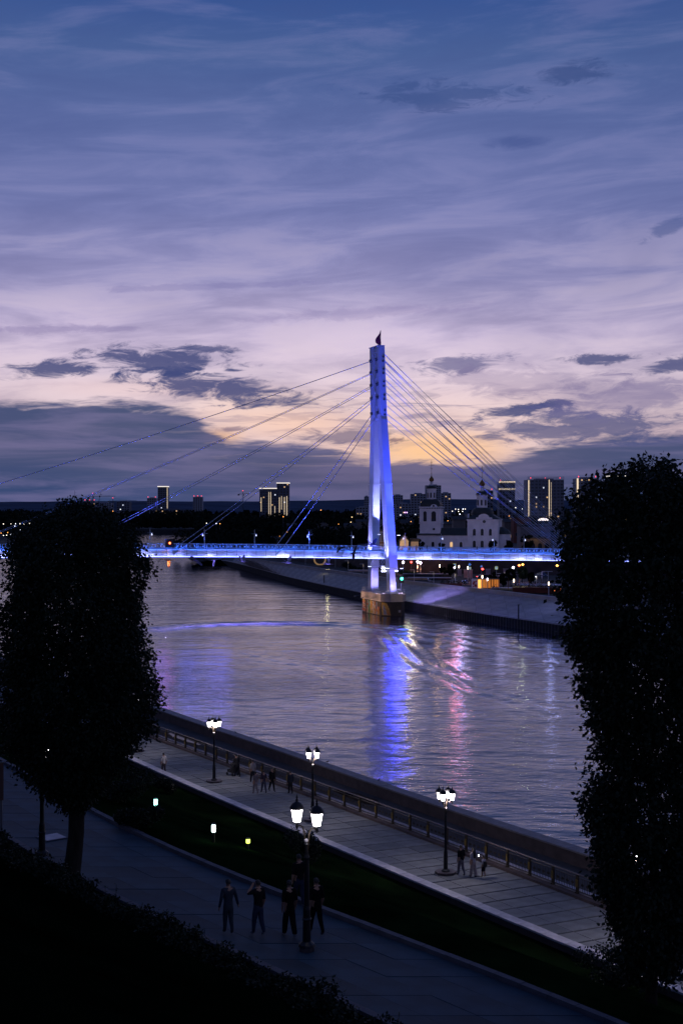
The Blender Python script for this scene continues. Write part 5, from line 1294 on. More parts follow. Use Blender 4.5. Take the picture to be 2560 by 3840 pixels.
def sign(px, py, pyb, w, kind, lab):
    p = PZ(px, pyb, 5.8); s = p.y/F; h = (pyb-py)*s; t = thing('road_sign', lab, 'road sign', p)
    MB().tube([(0, .06, 0), (0, .06, h+w*s*.5)], .05, 6).build('post', M_rail, t)
    w = w*s; blue = emat('sign_blue', (.03, .20, .75), .55); yel = emat('sign_yellow', (.70, .85, .10), .55); whi = emat('sign_white', (.6, .7, .9), .6)  # sign faces glow faintly in place of light falling on them
    if kind == 'cross':
        b = MB().box((0, 0, h), (w, .04, w)).build('panel', yel, t); MB().box((0, -.03, h), (w*.76, .02, w*.76)).build('blue_field', blue, b)
        m = MB(); m.add([(-w*.3, -.05, h-w*.27), (w*.3, -.05, h-w*.27), (0, -.05, h+w*.3)], [(0,1,2)]); m.build('white_triangle', whi, b)
        m = MB().box((0, -.07, h+.02*w), (w*.05, .01, w*.18)); m.box((0.03*w, -.07, h+w*.14), (w*.07, .01, w*.07)); m.box((-.05*w, -.07, h-w*.12), (w*.04, .01, w*.18), ry=.4); m.box((.07*w, -.07, h-w*.12), (w*.04, .01, w*.18), ry=-.4); m.build('walking_figure', M_black, b)
    else:
        b = MB().box((0, 0, h), (w*.8, .04, w*.8), ry=PI/4).build('panel', blue, t)
    return t
sign(1703, 2119, 2160, 11, 'cross', 'pedestrian crossing sign on a yellow board above the lilac lamp'); sign(1761, 2131, 2172, 9, 'cross', 'pedestrian crossing sign under the blue diamond sign')
sign(1760, 2117, 2168, 11, 'diamond', 'blue diamond shaped sign above a crossing sign'); sign(1860, 2130, 2172, 11, 'cross', 'pedestrian crossing sign on the right by the lilac pillar')
sign(1804, 2124, 2168, 9, 'diamond', 'small blue sign beside the red traffic light')
def tlight(px, py, pyb, lab, em, z=5.8):
    p = PZ(px, pyb, z); s = p.y/F; h = (pyb-py)*s; t = thing('traffic_light', lab, 'traffic light', p)
    MB().tube([(0, .1, 0), (0, .1, h-.3)], .07, 6).build('post', M_steelb, t); hh = MB().box((0, 0, h-.25), (.5, .3, 1.3)).build('housing', M_black, t)
    MB().lathe([(.05, -.3), (.42, 0), (.05, .3)], (0, -.2, h), 10).build('lens', em, hh)
tlight(1541, 2108, 2150, 'red traffic light above the warm lit pillars', E_red); tlight(1808, 2134, 2170, 'red traffic light in front of the lilac pillar', E_red)
tlight(1945, 2120, 2172, 'orange red light high on a pole by the zebra sign', emat('orange_red', (1, .16, .04), 12)); tlight(1677, 2047, 2100, 'bright red light over the railing before the church', emat('bright_orange_red', (1, .20, .14), 90), 7.5)
tlight(1958, 2117, 2168, 'small amber light right of the orange red one', E_amber); tlight(2087, 2121, 2175, 'amber light at the edge of the right tree', E_amber)
def car(px, py, rz, col, lab, head=False, tail=False):
    p = PZ(px, py, 5.8); t = thing('parked_car', lab, 'car', p, rz, 'cars on the far bank'); c = mat('car_paint_'+col[0], col[1], .3, metal=.3, var=0)
    m = MB(); m.prism([(-2.2, .35), (2.2, .35), (2.25, .75), (1.3, .95), (.75, 1.45), (-1.1, 1.48), (-1.9, 1.0), (-2.25, .9)], 'y', -.85, .85); m.build('body', c, t)
    m = MB(); m.prism([(1.15, .98), (.70, 1.40), (-1.05, 1.42), (-1.7, 1.02)], 'y', -.87, .87); m.build('side_windows', M_glassd, t)
    for x in (-1.35, 1.4):
        for y in (-.82, .82):
            o = MB().tube([(x, y-.11, .33), (x, y+.11, .33)], .33, 12).build('wheel', M_black, t); MB().tube([(x, y-.12, .33), (x, y+.12, .33)], .18, 8).build('rim', M_rail, o)
    for y in (-.6, .6):
        MB().box((2.26, y, .70), (.08, .34, .18)).build('headlight', E_cool if head else M_rail, t); MB().box((-2.26, y, .82), (.06, .3, .16)).build('tail_light', E_red if tail else mat('red_glass', (.25, .01, .01), .3, var=0), t)
cs_ = [(1815,2172,.1,('dark',(.03,.03,.04)),'dark car with amber lights behind the kiosk',0,1),(1993,2170,-1.4,('black',(.02,.02,.025)),'dark car with its headlights on at the right',1,0),(2030,2165,-1.2,('blue',(.03,.05,.12)),'dark blue car right of the one with headlights',0,0),(1938,2163,.2,('grey',(.12,.12,.14)),'grey car behind the lit young tree',1,0),(1866,2168,.0,('silver',(.2,.2,.22)),'silver car under the zebra sign',0,1),(1180,2098,.2,('white',(.4,.4,.42)),'pale parked car left of the ring sculpture',0,0),(1158,2096,.1,('red',(.2,.02,.02)),'dark red parked car with tail lights at the left of the square',0,1),(1110,2093,.2,('dark',(.03,.03,.04)),'dark car furthest left above the embankment',0,0),(1455,2136,.3,('dark',(.03,.03,.04)),'dark car seen between the pylon legs',0,0)]
for a in cs_: car(*a)
def motorbike(px, py, rz, lab, c):
    p = PZ(px, py, 5.8); t = thing('motorcycle', lab, 'motorcycle', p, rz, 'motorcycles parked behind the parapet'); cm = mat('bike_'+c[0], c[1], .25, metal=.5, var=0)
    for x in (-.75, .75):
        w_ = MB(); w_.tube([(x+.32*math.cos(a), 0, .34+.32*math.sin(a)) for a in np.linspace(0, 2*PI, 15)], .07, 6); w_.build('wheel', M_black, t)
    MB().tube([(-.75, 0, .34), (-.2, 0, .55), (.35, 0, .6), (.75, 0, .34)], .05, 6).build('frame', M_rail, t)
    MB().tube([(-.35, 0, .78), (0, 0, .85), (.35, 0, .92), (.5, 0, .85)], [.12, .17, .20, .08], 8).build('tank', cm, t)
    MB().tube([(-.95, 0, .86), (-.6, 0, .80), (-.2, 0, .82)], [.08, .14, .12], 8).build('seat', M_black, t)
    MB().box((.1, 0, .48), (.5, .4, .34)).build('engine', M_rail, t)
    MB().tube([(.75, 0, .34), (.52, 0, 1.0), (.48, 0, 1.12)], .04, 6).build('fork', M_rail, t); MB().tube([(.38, -.38, 1.12), (.5, 0, 1.1), (.38, .38, 1.12)], .03, 5).build('handlebar', M_rail, t)
    MB().lathe([(.02, -.08), (.13, 0), (.02, .08)], (.66, 0, .95), 8).build('headlight', emat('bike_glint', (.3, .4, 1), 1.6), t)  # blue glint on the parked bike put in as headlight glow
for i, (px, py) in enumerate(((1683, 2192), (1697, 2190), (1712, 2193), (1738, 2192), (1750, 2190), (1612, 2183))):
    motorbike(px, py, 1.2+i*.3, ['first motorcycle left of the slot post', 'blue motorcycle just left of the slot post', 'motorcycle right of the slot post', 'big blue motorcycle near the kiosk', 'motorcycle nearest the painted kiosk', 'lone motorcycle by the hooked lamp post'][i], ('blue', (.03, .06, .4)) if i in (1, 3, 4) else ('black', (.02, .02, .02)))
lamp_light('POINT', PZ(1725, 2196, 9.5), 260, (.25, .35, 1.0), radius=.4, name='square_light')  # added lamp without fixture brightens the motorcycles
ki = thing('kiosk', 'orange lit slatted kiosk with a painted white and red end wall', 'kiosk', PZ(1825, 2206, 5.8), -.06)
MB().box((-3.3, 0, 1.25), (1.6, 3, 2.5)).build('painted_end', mat('kiosk_white', (.5, .45, .45), .8, var=.2), ki)
for (x, z, w_, h_, r_) in ((-3.6, 1.5, .5, 1.0, .4), (-3.1, .8, .6, .7, -.5), (-3.0, 1.9, .3, .5, .9), (-3.7, .5, .3, .4, .2)): MB().box((x, -1.52, z), (w_, .03, h_), ry=r_).build('painted_shape', mat('kiosk_red', (.30, .04, .03), .8, var=.2), ki)
MB().box((.4, 1.4, 1.25), (5.6, .1, 2.5)).build('back_wall', emat('kiosk_orange', (1.0, .30, .03), .55), ki); MB().box((.4, 0, 2.5), (5.8, 3.1, .12)).build('roof', M_conc2, ki); MB().box((-2.1, -1.4, 1.25), (.9, .08, 2.4)).build('lit_panel', emat('kiosk_panel', (1.0, .45, .06), 1.6), ki)  # back wall and panel glow orange in place of lamps inside
for i in range(12): MB().box((-1.4+i*.42, -1.4, 1.25), (.12, .12, 2.4)).build('slat', mat('slat_wood', (.30, .12, .04), .8, var=.3), ki)
rg = thing('ring_sculpture', 'gold ring shaped sculpture on the square left of the pylon', 'sculpture', PZ(1199, 2122, 5.8))
MB().tube([(2.1*math.cos(a), 0, 2.5+2.1*math.sin(a)) for a in np.linspace(0, 2*PI, 25)], .30, 8).build('ring', emat('ring_gold', (.8, .45, .12), .25), rg); MB().box((0, 0, .15), (1.6, 1.0, .3)).build('base', M_conc2, rg)  # yellow light on the ring put in as a faint glow
for i, (px, py, w_, d_, h_, l, mm_) in enumerate(((1610, 2172, 13, 4, .45, 'long low terrace step of dark wood behind the parapet', M_roofh), (1600, 2163, 15, 3, .9, 'upper dark terrace bench row', M_roofh), (2010, 2222, 12, 5, 1.3, 'dark red planter box wall near the right tree', mat('corten', (.12, .025, .015), .85, var=.3)), (2035, 2200, 14, 8, .5, 'grey planter edge with a blue lit kerb', M_conc2), (1690, 2198, 6, 2, .7, 'low red planter by the slot post', mat('corten', (.12, .025, .015), .85, var=.3)), (1905, 2212, 9, 4, .5, 'low stone planter in the middle', M_conc2), (1385, 2142, 14, 5, .35, 'pale paved step beside the far pylon leg', M_ledge), (1530, 2172, 14, 5, .3, 'sand coloured step right of the near pylon leg', mat('sand_stone', (.45, .34, .22), .9, var=.2)))):
    p = PZ(px, py, 5.8); t = thing('terrace_step' if 'planter' not in l else 'planter', l+' on the far bank', 'planter' if 'planter' in l else 'terrace', p, -.10)
    MB().box((0, 0, h_/2), (w_, d_, h_)).build('body', mm_, t); MB().box((0, -.05, h_+.04), (w_+.15, d_+.1, .08)).build('edge', M_ledge if i in (0, 1, 3, 5) else mm_, t)
    if 'planter' in l:
        V, Fq = leafcloud([(w_*(k/4-.4), 0, h_+.4) for k in range(5)], [(w_*.12, d_*.4, .6)]*5, 60, .15, i); link('plants', quadmesh('plants', V, Fq, M_leafh), t)['kind'] = 'stuff'
fr = thing('goal_frame', 'white square arch frame by the stairs at the right tree', 'frame', PZ(2042, 2182, 5.8))
for x in (-.9, .9): MB().box((x, 0, 1.5), (.14, .14, 3.0)).build('upright', M_rail, fr)
MB().box((.6, 0, 3.05), (3.2, .14, .12)).build('top_bar', M_rail, fr)
lamp_light('POINT', PZ(2060, 2190, 10), 200, (.35, .42, 1.0), radius=.4, name='square_light'); lamp_light('POINT', PZ(1640, 2180, 9.5), 160, (1, .6, .3), radius=.4, name='square_light'); lamp_light('POINT', PZ(1395, 2146, 9), 130, (1, .65, .35), radius=.4, name='square_light'); lamp_light('POINT', PZ(1535, 2180, 9), 200, (1, .72, .4), radius=.4, name='square_light')  # added glow lamps without fixtures brighten the square
for i, (px, py) in enumerate(((1840, 2212), (1850, 2213), (1866, 2214), (1905, 2216), (1945, 2218), (1985, 2212), (2030, 2218), (2100, 2236), (2078, 2234))):
    p = PZ(px, py, 5.8); t = thing('steel_post', 'thin rust red pole among the planters, '+['first right of the kiosk', 'second right of the kiosk', 'third right of the kiosk', 'left of the middle slot post', 'right of the middle slot post', 'below the car with headlights', 'beside the red planter', 'rightmost and lit orange', 'lit orange left of the rightmost'][i], 'pole', p, 0, 'thin poles on the square')
    lit = i > 6; MB().tube([(0, 0, 0), (0, 0, 3.2 if not lit else 1.9)], .07, 6).build('pole', emat('orange_post', (1, .22, .03), 1.4) if lit else mat('corten', (.12, .025, .015), .85, var=.3), t); MB().box((0, 0, .03), (.3, .3, .06)).build('foot', M_steelb, t)
# distant street lights
far_l = [(14,1965,'w'),(42,1965,'w'),(60,1964,'c'),(57,1973,'c'),(76,1964,'w'),(91,1965,'w'),(104,1964,'c'),(112,1963,'w'),(121,1962,'w'),(143,1960,'y'),(155,1961,'w'),(78,1985,'c'),(30,1997,'o'),(26,2007,'w'),(40,2005,'c'),(100,1998,'w'),(5,1999,'o'),(14,2008,'w'),(485,1954,'o'),(543,1953,'o'),(650,1950,'o'),(703,1946,'o'),(775,1962,'w'),(811,1963,'c'),(825,1964,'o'),(424,1917,'o'),(1203,1913,'o'),(1062,1938,'o'),(1172,1977,'o'),(1218,1969,'o'),(1269,1966,'o'),(1315,1958,'y'),(1319,1939,'y'),(1050,2004,'r'),(1049,2010,'o'),(1076,1995,'o'),(1517,1922,'p'),(1525,1922,'p'),(1708,1950,'o'),(1678,1953,'o'),(1707,1909,'w'),(1718,1910,'w'),(1735,1909,'c'),(1743,1909,'w'),(1695,1917,'w'),(1718,1918,'w'),(1733,1918,'w'),(1723,1928,'c'),(1908,1935,'o'),(1932,1904,'w'),(1957,1908,'w'),(1540,1956,'o'),(2112,1954,'y'),(2132,1953,'y')]
cm_ = dict(w=emat('far_white', (1, .9, .75), 3.5), c=emat('far_cool', (.75, .8, 1), 4.5), y=emat('far_yellow', (1, .7, .3), 3), o=emat('far_orange', (1, .38, .07), 3.2), r=emat('far_red', (1, .12, .04), 3.5), p=emat('far_violet', (.8, .35, 1), 6))
cn_ = dict(w='warm white', c='cold white', y='yellow', o='orange', r='red', p='violet')
ords = ['first', 'second', 'third', 'fourth', 'fifth', 'sixth', 'seventh', 'eighth', 'ninth', 'tenth', 'eleventh']
def zone_of(px): return 'left of the left tree' if px < 160 else 'on the left shore' if px < 900 else 'in the woods left of the pylon' if px < 1350 else 'among the roofs around the church'
far_l.sort(); zc = {}
for i, (px, py, k) in enumerate(far_l):
    zk = (k, zone_of(px)); zc[zk] = zc.get(zk, 0)+1
    Y = (900 if py > 1960 else 1500) if px < 900 else (760 if py > 1930 else 1350)
    if 1040 < px < 1090 and py > 1990: Y = 640
    if px > 1500: Y = 640 if py > 1925 else 1250
    p = PY(px, py, Y); g = 5.8; r = 1.35*Y/F*(1.35 if k in 'cp' else 1.15)
    zone = zone_of(px)
    t = thing('street_lamp', f'{ords[zc[zk]-1]} from left of the distant {cn_[k]} lights {zone}', 'street lamp', (p.x, p.y, g), 0, f'distant {cn_[k]} street lights {zone}')
    MB().tube([(0, .3, 0), (0, .3, p.z-g)], .12, 5).build('pole', M_steelb, t); MB().lathe([(.05, -r), (r*.85, -r*.5), (r, 0), (r*.85, r*.5), (.05, r)], (0, 0, p.z-g), 8).build('lamp_head', cm_[k], t)
# ------------------------------------------------------------------ fence of the promenade
FO = at_y(fenceL, 90)
fe = thing('riverside_fence', 'low metal fence with ochre plaques and a brown handrail along the promenade', 'fence', FO)
Q = along(offset(fenceL, .08, 6.15), 156, 50, 2.0)
pm = bpy.data.meshes.new('fence_post'); t_ = MB().box((0, 0, .50), (.13, .13, 1.0)); t_.box((0, 0, .04), (.2, .2, .08)); pm.from_pydata(t_.v, [], t_.f); pm.materials.append(M_bronze)
pq = bpy.data.meshes.new('post_plaque'); t_ = MB().box((0, 0, 0), (.16, .03, .42)); t_.box((0, -.01, .12), (.10, .03, .10)); pq.from_pydata(t_.v, [], t_.f); pq.materials.append(M_ochre)
pk = MB(); rl_ = MB()
for i, p in enumerate(Q):
    d = (Q[min(i+1, len(Q)-1)]-Q[max(i-1, 0)]); a = math.atan2(d.y, d.x)
    o = link('fence_post', pm, fe, p-FO, a)
    n = Vector((d.y, -d.x, 0)).normalized()
    b = link('post_plaque', pq, o, (0, -.085, .55))
    if i < len(Q)-1:
        e_ = Q[i+1]; L_ = (e_-p).length
        for k in range(1, 15):
            c = p.lerp(e_, k/15)-FO; pk.box(c+Vector((0, 0, .48)), (.022, .022, .72), a)
            if k % 3 == 0: pk.box(c+Vector((0, 0, .52)), (.16, .02, .16), a, ry=PI/4)
for dz, r, nm, mm_ in ((1.03, .045, 'handrail', M_handr), (.86, .025, 'upper_rail', M_bronze), (.13, .025, 'lower_rail', M_bronze)):
    MB().tube([p-FO+Vector((0, 0, dz)) for p in Q], r, 6).build(nm, mm_, fe)
stuff(pk.build('pickets', M_bronze, fe))
# ------------------------------------------------------------------ lamps of the promenade
def make_lamp(n_l, rz, loc, label, group, dim=(), big=1.0, cap=True, dz=0.0):
    t = thing('lamp_post', label, 'lamp post', loc, rz, group); bw = .62 if n_l == 4 else .24
    MB().prism([(bw*math.cos(a)*(1.0 if k % 2 else .96), bw*math.sin(a)) for k, a in enumerate(np.linspace(PI/8, 2*PI+PI/8, 9)[:-1])], 'z', 0, .13).build('base_plinth', M_redgr, t)
    MB().lathe([(.26, .13), (.24, .2), (.13, .28), (.12, .9), (.15, .95), (.12, 1.0), (.11, 1.25), (.085, 1.35), (.07, 3.2+dz), (.09, 3.25+dz), (.06, 3.35+dz), (.055, 3.6+dz), (.09, 3.66+dz), (.03, 3.75+dz)], (0, 0, 0), 12).build('pole', M_black, t, smooth=False)
    if cap: MB().lathe([(.075, 0), (.08, .05), (.02, .08)], (0, 0, 3.74+dz), 10).build('pole_cap', M_granite, t)
    for k in range(n_l):
        a = k*2*PI/n_l; ca, sa = math.cos(a), math.sin(a); R_ = .40
        def q(r, z): return (r*ca, r*sa, z+dz)
        MB().tube([q(.03, 3.45), q(.07, 3.75), q(.10, 4.0), q(.18, 4.16), q(.30, 4.18), q(R_, 4.12)], [.03, .028, .026, .024, .022, .022], 6).build('arm', M_bronze, t)
        l = bpy.data.objects.new('lantern', None); COL.objects.link(l); l.parent = t; l.location = q(R_, 4.1)
        MB().lathe([(.02, -.04), (.05, 0), (.035, .10), (.12*big, .14), (.13*big, .17)], (0, 0, 0), 6, ph=PI/6).build('lantern_seat', M_black, l)
        MB().lathe([(.115*big, .17), (.185*big, .17+.40*big)], (0, 0, 0), 6, ph=PI/6).build('glass', E_dim if k in dim else E_white, l, norm=False)
        fr = MB()
        for j in range(6):
            b = j*PI/3+PI/6; fr.tube([(.122*big*math.cos(b), .122*big*math.sin(b), .17), (.194*big*math.cos(b), .194*big*math.sin(b), .17+.40*big)], .017, 4)
        fr.build('frame_bars', M_black, l); zt = .17+.40*big
        MB().lathe([(.215*big, zt-.01), (.22*big, zt+.02), (.19*big, zt+.10*big), (.13*big, zt+.17*big), (.05*big, zt+.21*big), (.03, zt+.23*big), (.05, zt+.26*big), (.02, zt+.30*big), (.035, zt+.33*big), (.004, zt+.44*big)], (0, 0, 0), 12).build('lantern_roof', M_black, l, smooth=True)
    return t
gl = 'four armed lamp posts of the promenade'
lps = [(-9.8, 98.6, .35, (1,), 'four lantern lamp post on the promenade left of the walking group, one lantern unlit'),
       (-1.94, 86.3, .9, (), 'four lantern lamp post behind the pair of big foreground lanterns'),
       (6.0, 73.8, 1.1, (), 'four lantern lamp post beside the family of three'),
       (-17.7, 111, .5, (), 'four lantern lamp post hidden by the right edge of the left tree'),
       (-25.6, 123.4, .5, (), 'four lantern lamp post glinting through the middle of the left tree'),
       (-33.5, 135.8, .5, (), 'four lantern lamp post furthest up the promenade behind the left tree'),
       (13.9, 61.4, .7, (), 'four lantern lamp post glinting through the right tree')]
for x, y, rz, dim, lab in lps: make_lamp(4, rz, (x, y, 6.0), lab, gl, dim)
FL = PZ(1150, 3565, 13.7)
make_lamp(2, math.radians(-40), FL, 'two lantern lamp post in the foreground with big glowing lanterns', None, (), 1.0, True, -.45)
make_lamp(2, math.radians(-40), PZ(158, 3215, 13.7), 'two lantern lamp post left of the tree trunk, its lanterns hidden in the leaves', None, (), 1.0, True, -.45)
for x, y in ((-9.8, 98.6), (-1.94, 86.3), (6.0, 73.8), (-17.7, 111), (13.9, 61.4)):
    lamp_light('POINT', (x, y, 10.5), 300, (1.0, .88, .90), radius=.15, name='lantern_light')
lamp_light('POINT', (FL.x+.1, FL.y-.3, 17.2), 5, (.95, .9, 1.0), radius=.15, name='lantern_light')
# ------------------------------------------------------------------ terrain ray casting for things on the slope
from mathutils.bvhtree import BVHTree
def bvh(name):
    o = bpy.data.objects[name]; me = o.data; return BVHTree.FromPolygons([v.co for v in me.vertices], [tuple(p.vertices) for p in me.polygons])
B_s = bvh('lawn_slope'); B_h = bvh('hillside')
def on_ground(px, py, B=None):
    d = Vector(((px-1280)/F, 1, (HZ-py)/F)).normalized(); h = (B or B_s).ray_cast(Vector((0, 0, CAMZ)), d)
    return h[0]
def bollard(px, pyf, pyt, em, lab, col):
    p = on_ground(px, pyf) or PZ(px, pyf, 9); h = (pyf-pyt)*p.y/F; t = thing('bollard_light', lab, 'bollard light', p, 0, 'bollard lights on the lawn slope')
    MB().tube([(0, 0, -.1), (0, 0, h*.6)], .05, 8).build('post', M_black, t); MB().lathe([(.075, h*.58), (.085, h*.6), (.085, h*.95), (.06, h)], (0, 0, 0), 10).build('glow_tube', em, t)
    MB().lathe([(.09, h), (.09, h+.03), (.03, h+.06)], (0, 0, 0), 10).build('cap', M_black, t)
    lamp_light('POINT', p+Vector((0, -.15, h*.9)), 1.6, col, radius=.08, name='bollard_glow')
bollard(584, 3056, 2996, E_bol_t, 'teal glowing bollard light on the slope, nearest the left tree', (.3, 1, .7)); bollard(801, 3160, 3092, E_bol_w, 'pale teal glowing bollard light in the middle of the slope', (.5, 1, .8)); bollard(930, 3185, 3146, E_bol_y, 'yellow green glowing bollard light, lowest of the three on the slope', (.7, 1, .2))
for i, (px, py, r, h, lab) in enumerate(((1150, 3235, 1.3, 2.0, 'dark feathery bush behind the foreground lanterns'), (625, 2975, 1.1, 1.3, 'round dark bush on the slope by the wall near the man in white'), (520, 3110, 1.2, 1.1, 'low dark bush near the teal bollard light'), (2150, 3560, 1.6, 1.7, 'dark bush below the promenade wall by the right tree'), (470, 3010, 1.5, 1.6, 'dark bush beside the left tree foliage'), (2290, 3700, 1.8, 1.5, 'dark bush at the foot of the right tree'))):
    p = on_ground(px, py)
    if p is None: continue
    t = thing('bush', lab, 'bush', p, 0, None); V, Fq = leafcloud([(0, 0, h*.4)]+[(math.cos(k*1.3+i)*r*(.3+.12*(k % 4)), math.sin(k*1.3+i)*r*(.3+.12*(k % 4)), h*(.3+.13*(k % 4))) for k in range(8)], [(r*(.28+.08*(k % 3)), r*.36, h*.30) for k in range(9)], 420, .06, 300+i)
    link('foliage', quadmesh('foliage', V, Fq, M_leafh), t); MB().tube([(0, 0, -.2), (0, 0, h*.5)], [.05, .02], 6).build('stem', M_bark, t)
# ------------------------------------------------------------------ trees in front
leafm = bpy.data.meshes.new('leaf')
lv = [(0, 0, 0), (.18, .035, .02), (.34, .26, .03), (.28, .56, .01), (0, 1.0, -.08), (-.28, .56, .01), (-.34, .26, .03), (-.18, .035, .02), (0, .4, -.05)]
leafm.from_pydata(lv, [], [(8, i, i+1) for i in range(0, 7)]+[(8, 7, 0)]); leafm.materials.append(M_leaf)
def big_tree(base, label, prof, ccx, Y, ls, ncl, per, seed, trunk_r, inset, shoots):
    """prof: (py, half width px) rows as seen; crown of revolution round the trunk axis"""
    R = np.random.default_rng(seed); s = Y/F; cx = (ccx-1280)*s
    t = thing('tree', label, 'tree', base); prof = [(p[0]+12, max(18, p[1]-inset)) for p in prof]
    zs = np.array([CAMZ+(HZ-p[0])*s for p in prof])[::-1]; rs = np.array([p[1]*s for p in prof])[::-1]
    # limbs
    top = zs[-1]; H = top-base.z; ax = Vector((cx-base.x, 0, 0))
    def axis(z): return ax*min(1, max(0, (z-base.z)/(H*.35)))+Vector((.12*math.sin(z*.9), .1*math.cos(z*.7), 0))
    Zt = [base.z-.3, base.z+.2, base.z+.8, base.z+1.6, base.z+2.6, base.z+4, base.z+H*.5, base.z+H*.72, top-2.2]
    rt = [trunk_r*1.25, trunk_r*1.06, trunk_r, trunk_r*.95, trunk_r*.98, trunk_r*.8, trunk_r*.5, trunk_r*.28, .03]
    MB().tube([axis(z)+Vector((0, 0, z-base.z)) for z in Zt], rt, 12).build('trunk', M_bark, t, smooth=True)
    for i in range(22):
        z = R.uniform(zs[1], top-3.4); a = R.uniform(0, 2*PI); rr = float(np.interp(z+1.6, zs, rs))*.8
        p0 = axis(z)+Vector((0, 0, z-base.z)); p2 = axis(z+2)+Vector((rr*math.cos(a), rr*math.sin(a), z-base.z+2.2)); pm_ = p0.lerp(p2, .5)+Vector((0, 0, -.25))
        MB().tube([p0, pm_, p2], [trunk_r*.24, trunk_r*.14, .02], 6).build('branch', M_bark, t)
    z = R.uniform(zs[0], zs[-1], ncl*2); rr = np.interp(z, zs, rs); keep = R.random(ncl*2) < (rr+.35)/(rs.max()+.35); z = z[keep][:ncl]; rr = rr[keep][:ncl]; n = len(z)
    a = R.uniform(0, 2*PI, n); lump = 1+.06*np.sin(a*3+z*1.3)+.08*np.sin(a*5-z*2.6+1)+.05*R.normal(size=n)
    q = np.sqrt(R.uniform(.30, 1.0, n))*rr*lump*(1+.10*np.sin(a*2+z*.8+seed))
    C = np.stack([(cx-base.x)+q*np.cos(a), q*np.sin(a), z-base.z], -1)
    m = n*per; P_ = np.repeat(C, per, 0)+R.normal(size=(m, 3))*np.array([.15, .15, .17])
    # leaves hang: long axis outward and down
    out = np.repeat(np.stack([np.cos(a), np.sin(a), np.zeros(n)], -1), per, 0)
    d = out*.5+R.normal(size=(m, 3))*.55+np.array([0, 0, -.35]); d /= np.linalg.norm(d, axis=1)[:, None]
    w = np.cross(d, R.normal(size=(m, 3))); w /= np.linalg.norm(w, axis=1)[:, None]
    L_ = (ls*R.uniform(.65, 1.15, m))[:, None]
    V = np.stack([P_, P_+d*L_*.42+w*L_*.33, P_+d*L_, P_+d*L_*.42-w*L_*.33], 1).reshape(-1, 3)
    link('crown', quadmesh('crown', V, np.arange(m*4).reshape(-1, 4), M_leaf), t)['kind'] = 'stuff'
    # leafy shoots standing out of the crown, leaf by leaf
    cnt = 0; tw = MB()
    for i in range(shoots):
        if i % 2: z_ = R.uniform(zs[0]+.5, zs[-1]-1.0); an = R.choice([PI, 0, PI*.9, PI*1.1, .1])+R.normal()*.25
        else: z_ = R.uniform(zs[-1]-1.6, zs[-1]-.1); an = R.uniform(0, 2*PI)
        r0 = float(np.interp(z_, zs, rs))*.93; p = Vector(((cx-base.x)+r0*math.cos(an), r0*math.sin(an), z_-base.z))
        up = Vector((math.cos(an)*(.55 if i % 2 else .22), math.sin(an)*(.55 if i % 2 else .22), R.uniform(.5, 1))).normalized(); ln_ = R.uniform(.35, .8)
        tw.tube([p-up*.3, p+up*ln_*.5, p+up*ln_+Vector((0, 0, .04))], [.012, .008, .004], 4)
        for k in range(7):
            u = (k+.6)/7*ln_; side = (1 if k % 2 else -1); ld = (up*.35+up.cross(Vector((.1, 1, .2))).normalized()*side*.8+Vector(R.normal(size=3))*.25).normalized()
            o = link('leaf', leafm, t, p+up*u); o.rotation_euler = ld.to_track_quat('Y', 'Z').to_euler(); sc_ = ls*R.uniform(.75, 1.15)*(1.1-.4*k/7); o.scale = (sc_, sc_, sc_); cnt += 1
    stuff(tw.build('twigs', M_twig, t)); return t
pl_ = [(1885,40),(1915,120),(1950,195),(1990,235),(2050,265),(2150,282),(2250,298),(2350,308),(2450,315),(2550,318),(2650,308),(2750,272),(2850,222),(2900,180),(2950,125),(2990,80),(3020,40)]
big_tree(PZ(272, 3290, 13.7), 'dark leafy tree with a thick trunk standing on the left by the path', pl_, 282, 46.3, .145, 2700, 42, 5, .30, 38, 40)
pr_ = [(1720,40),(1770,170),(1820,262),(1900,318),(2000,350),(2150,346),(2300,340),(2400,328),(2500,300),(2600,300),(2700,272),(2800,232),(2900,216),(3000,250),(3100,252),(3200,240),(3300,222),(3400,200),(3500,175),(3570,160),(3650,100)]
bt = on_ground(2440, 3780) or Vector((9.3, 36, 13)); 
big_tree(Vector((9.15, 37.5, 12.6)), 'large dark tree filling the right edge of the view', pr_, 2440, 37.5, .16, 2600, 36, 6, .17, 34, 46)
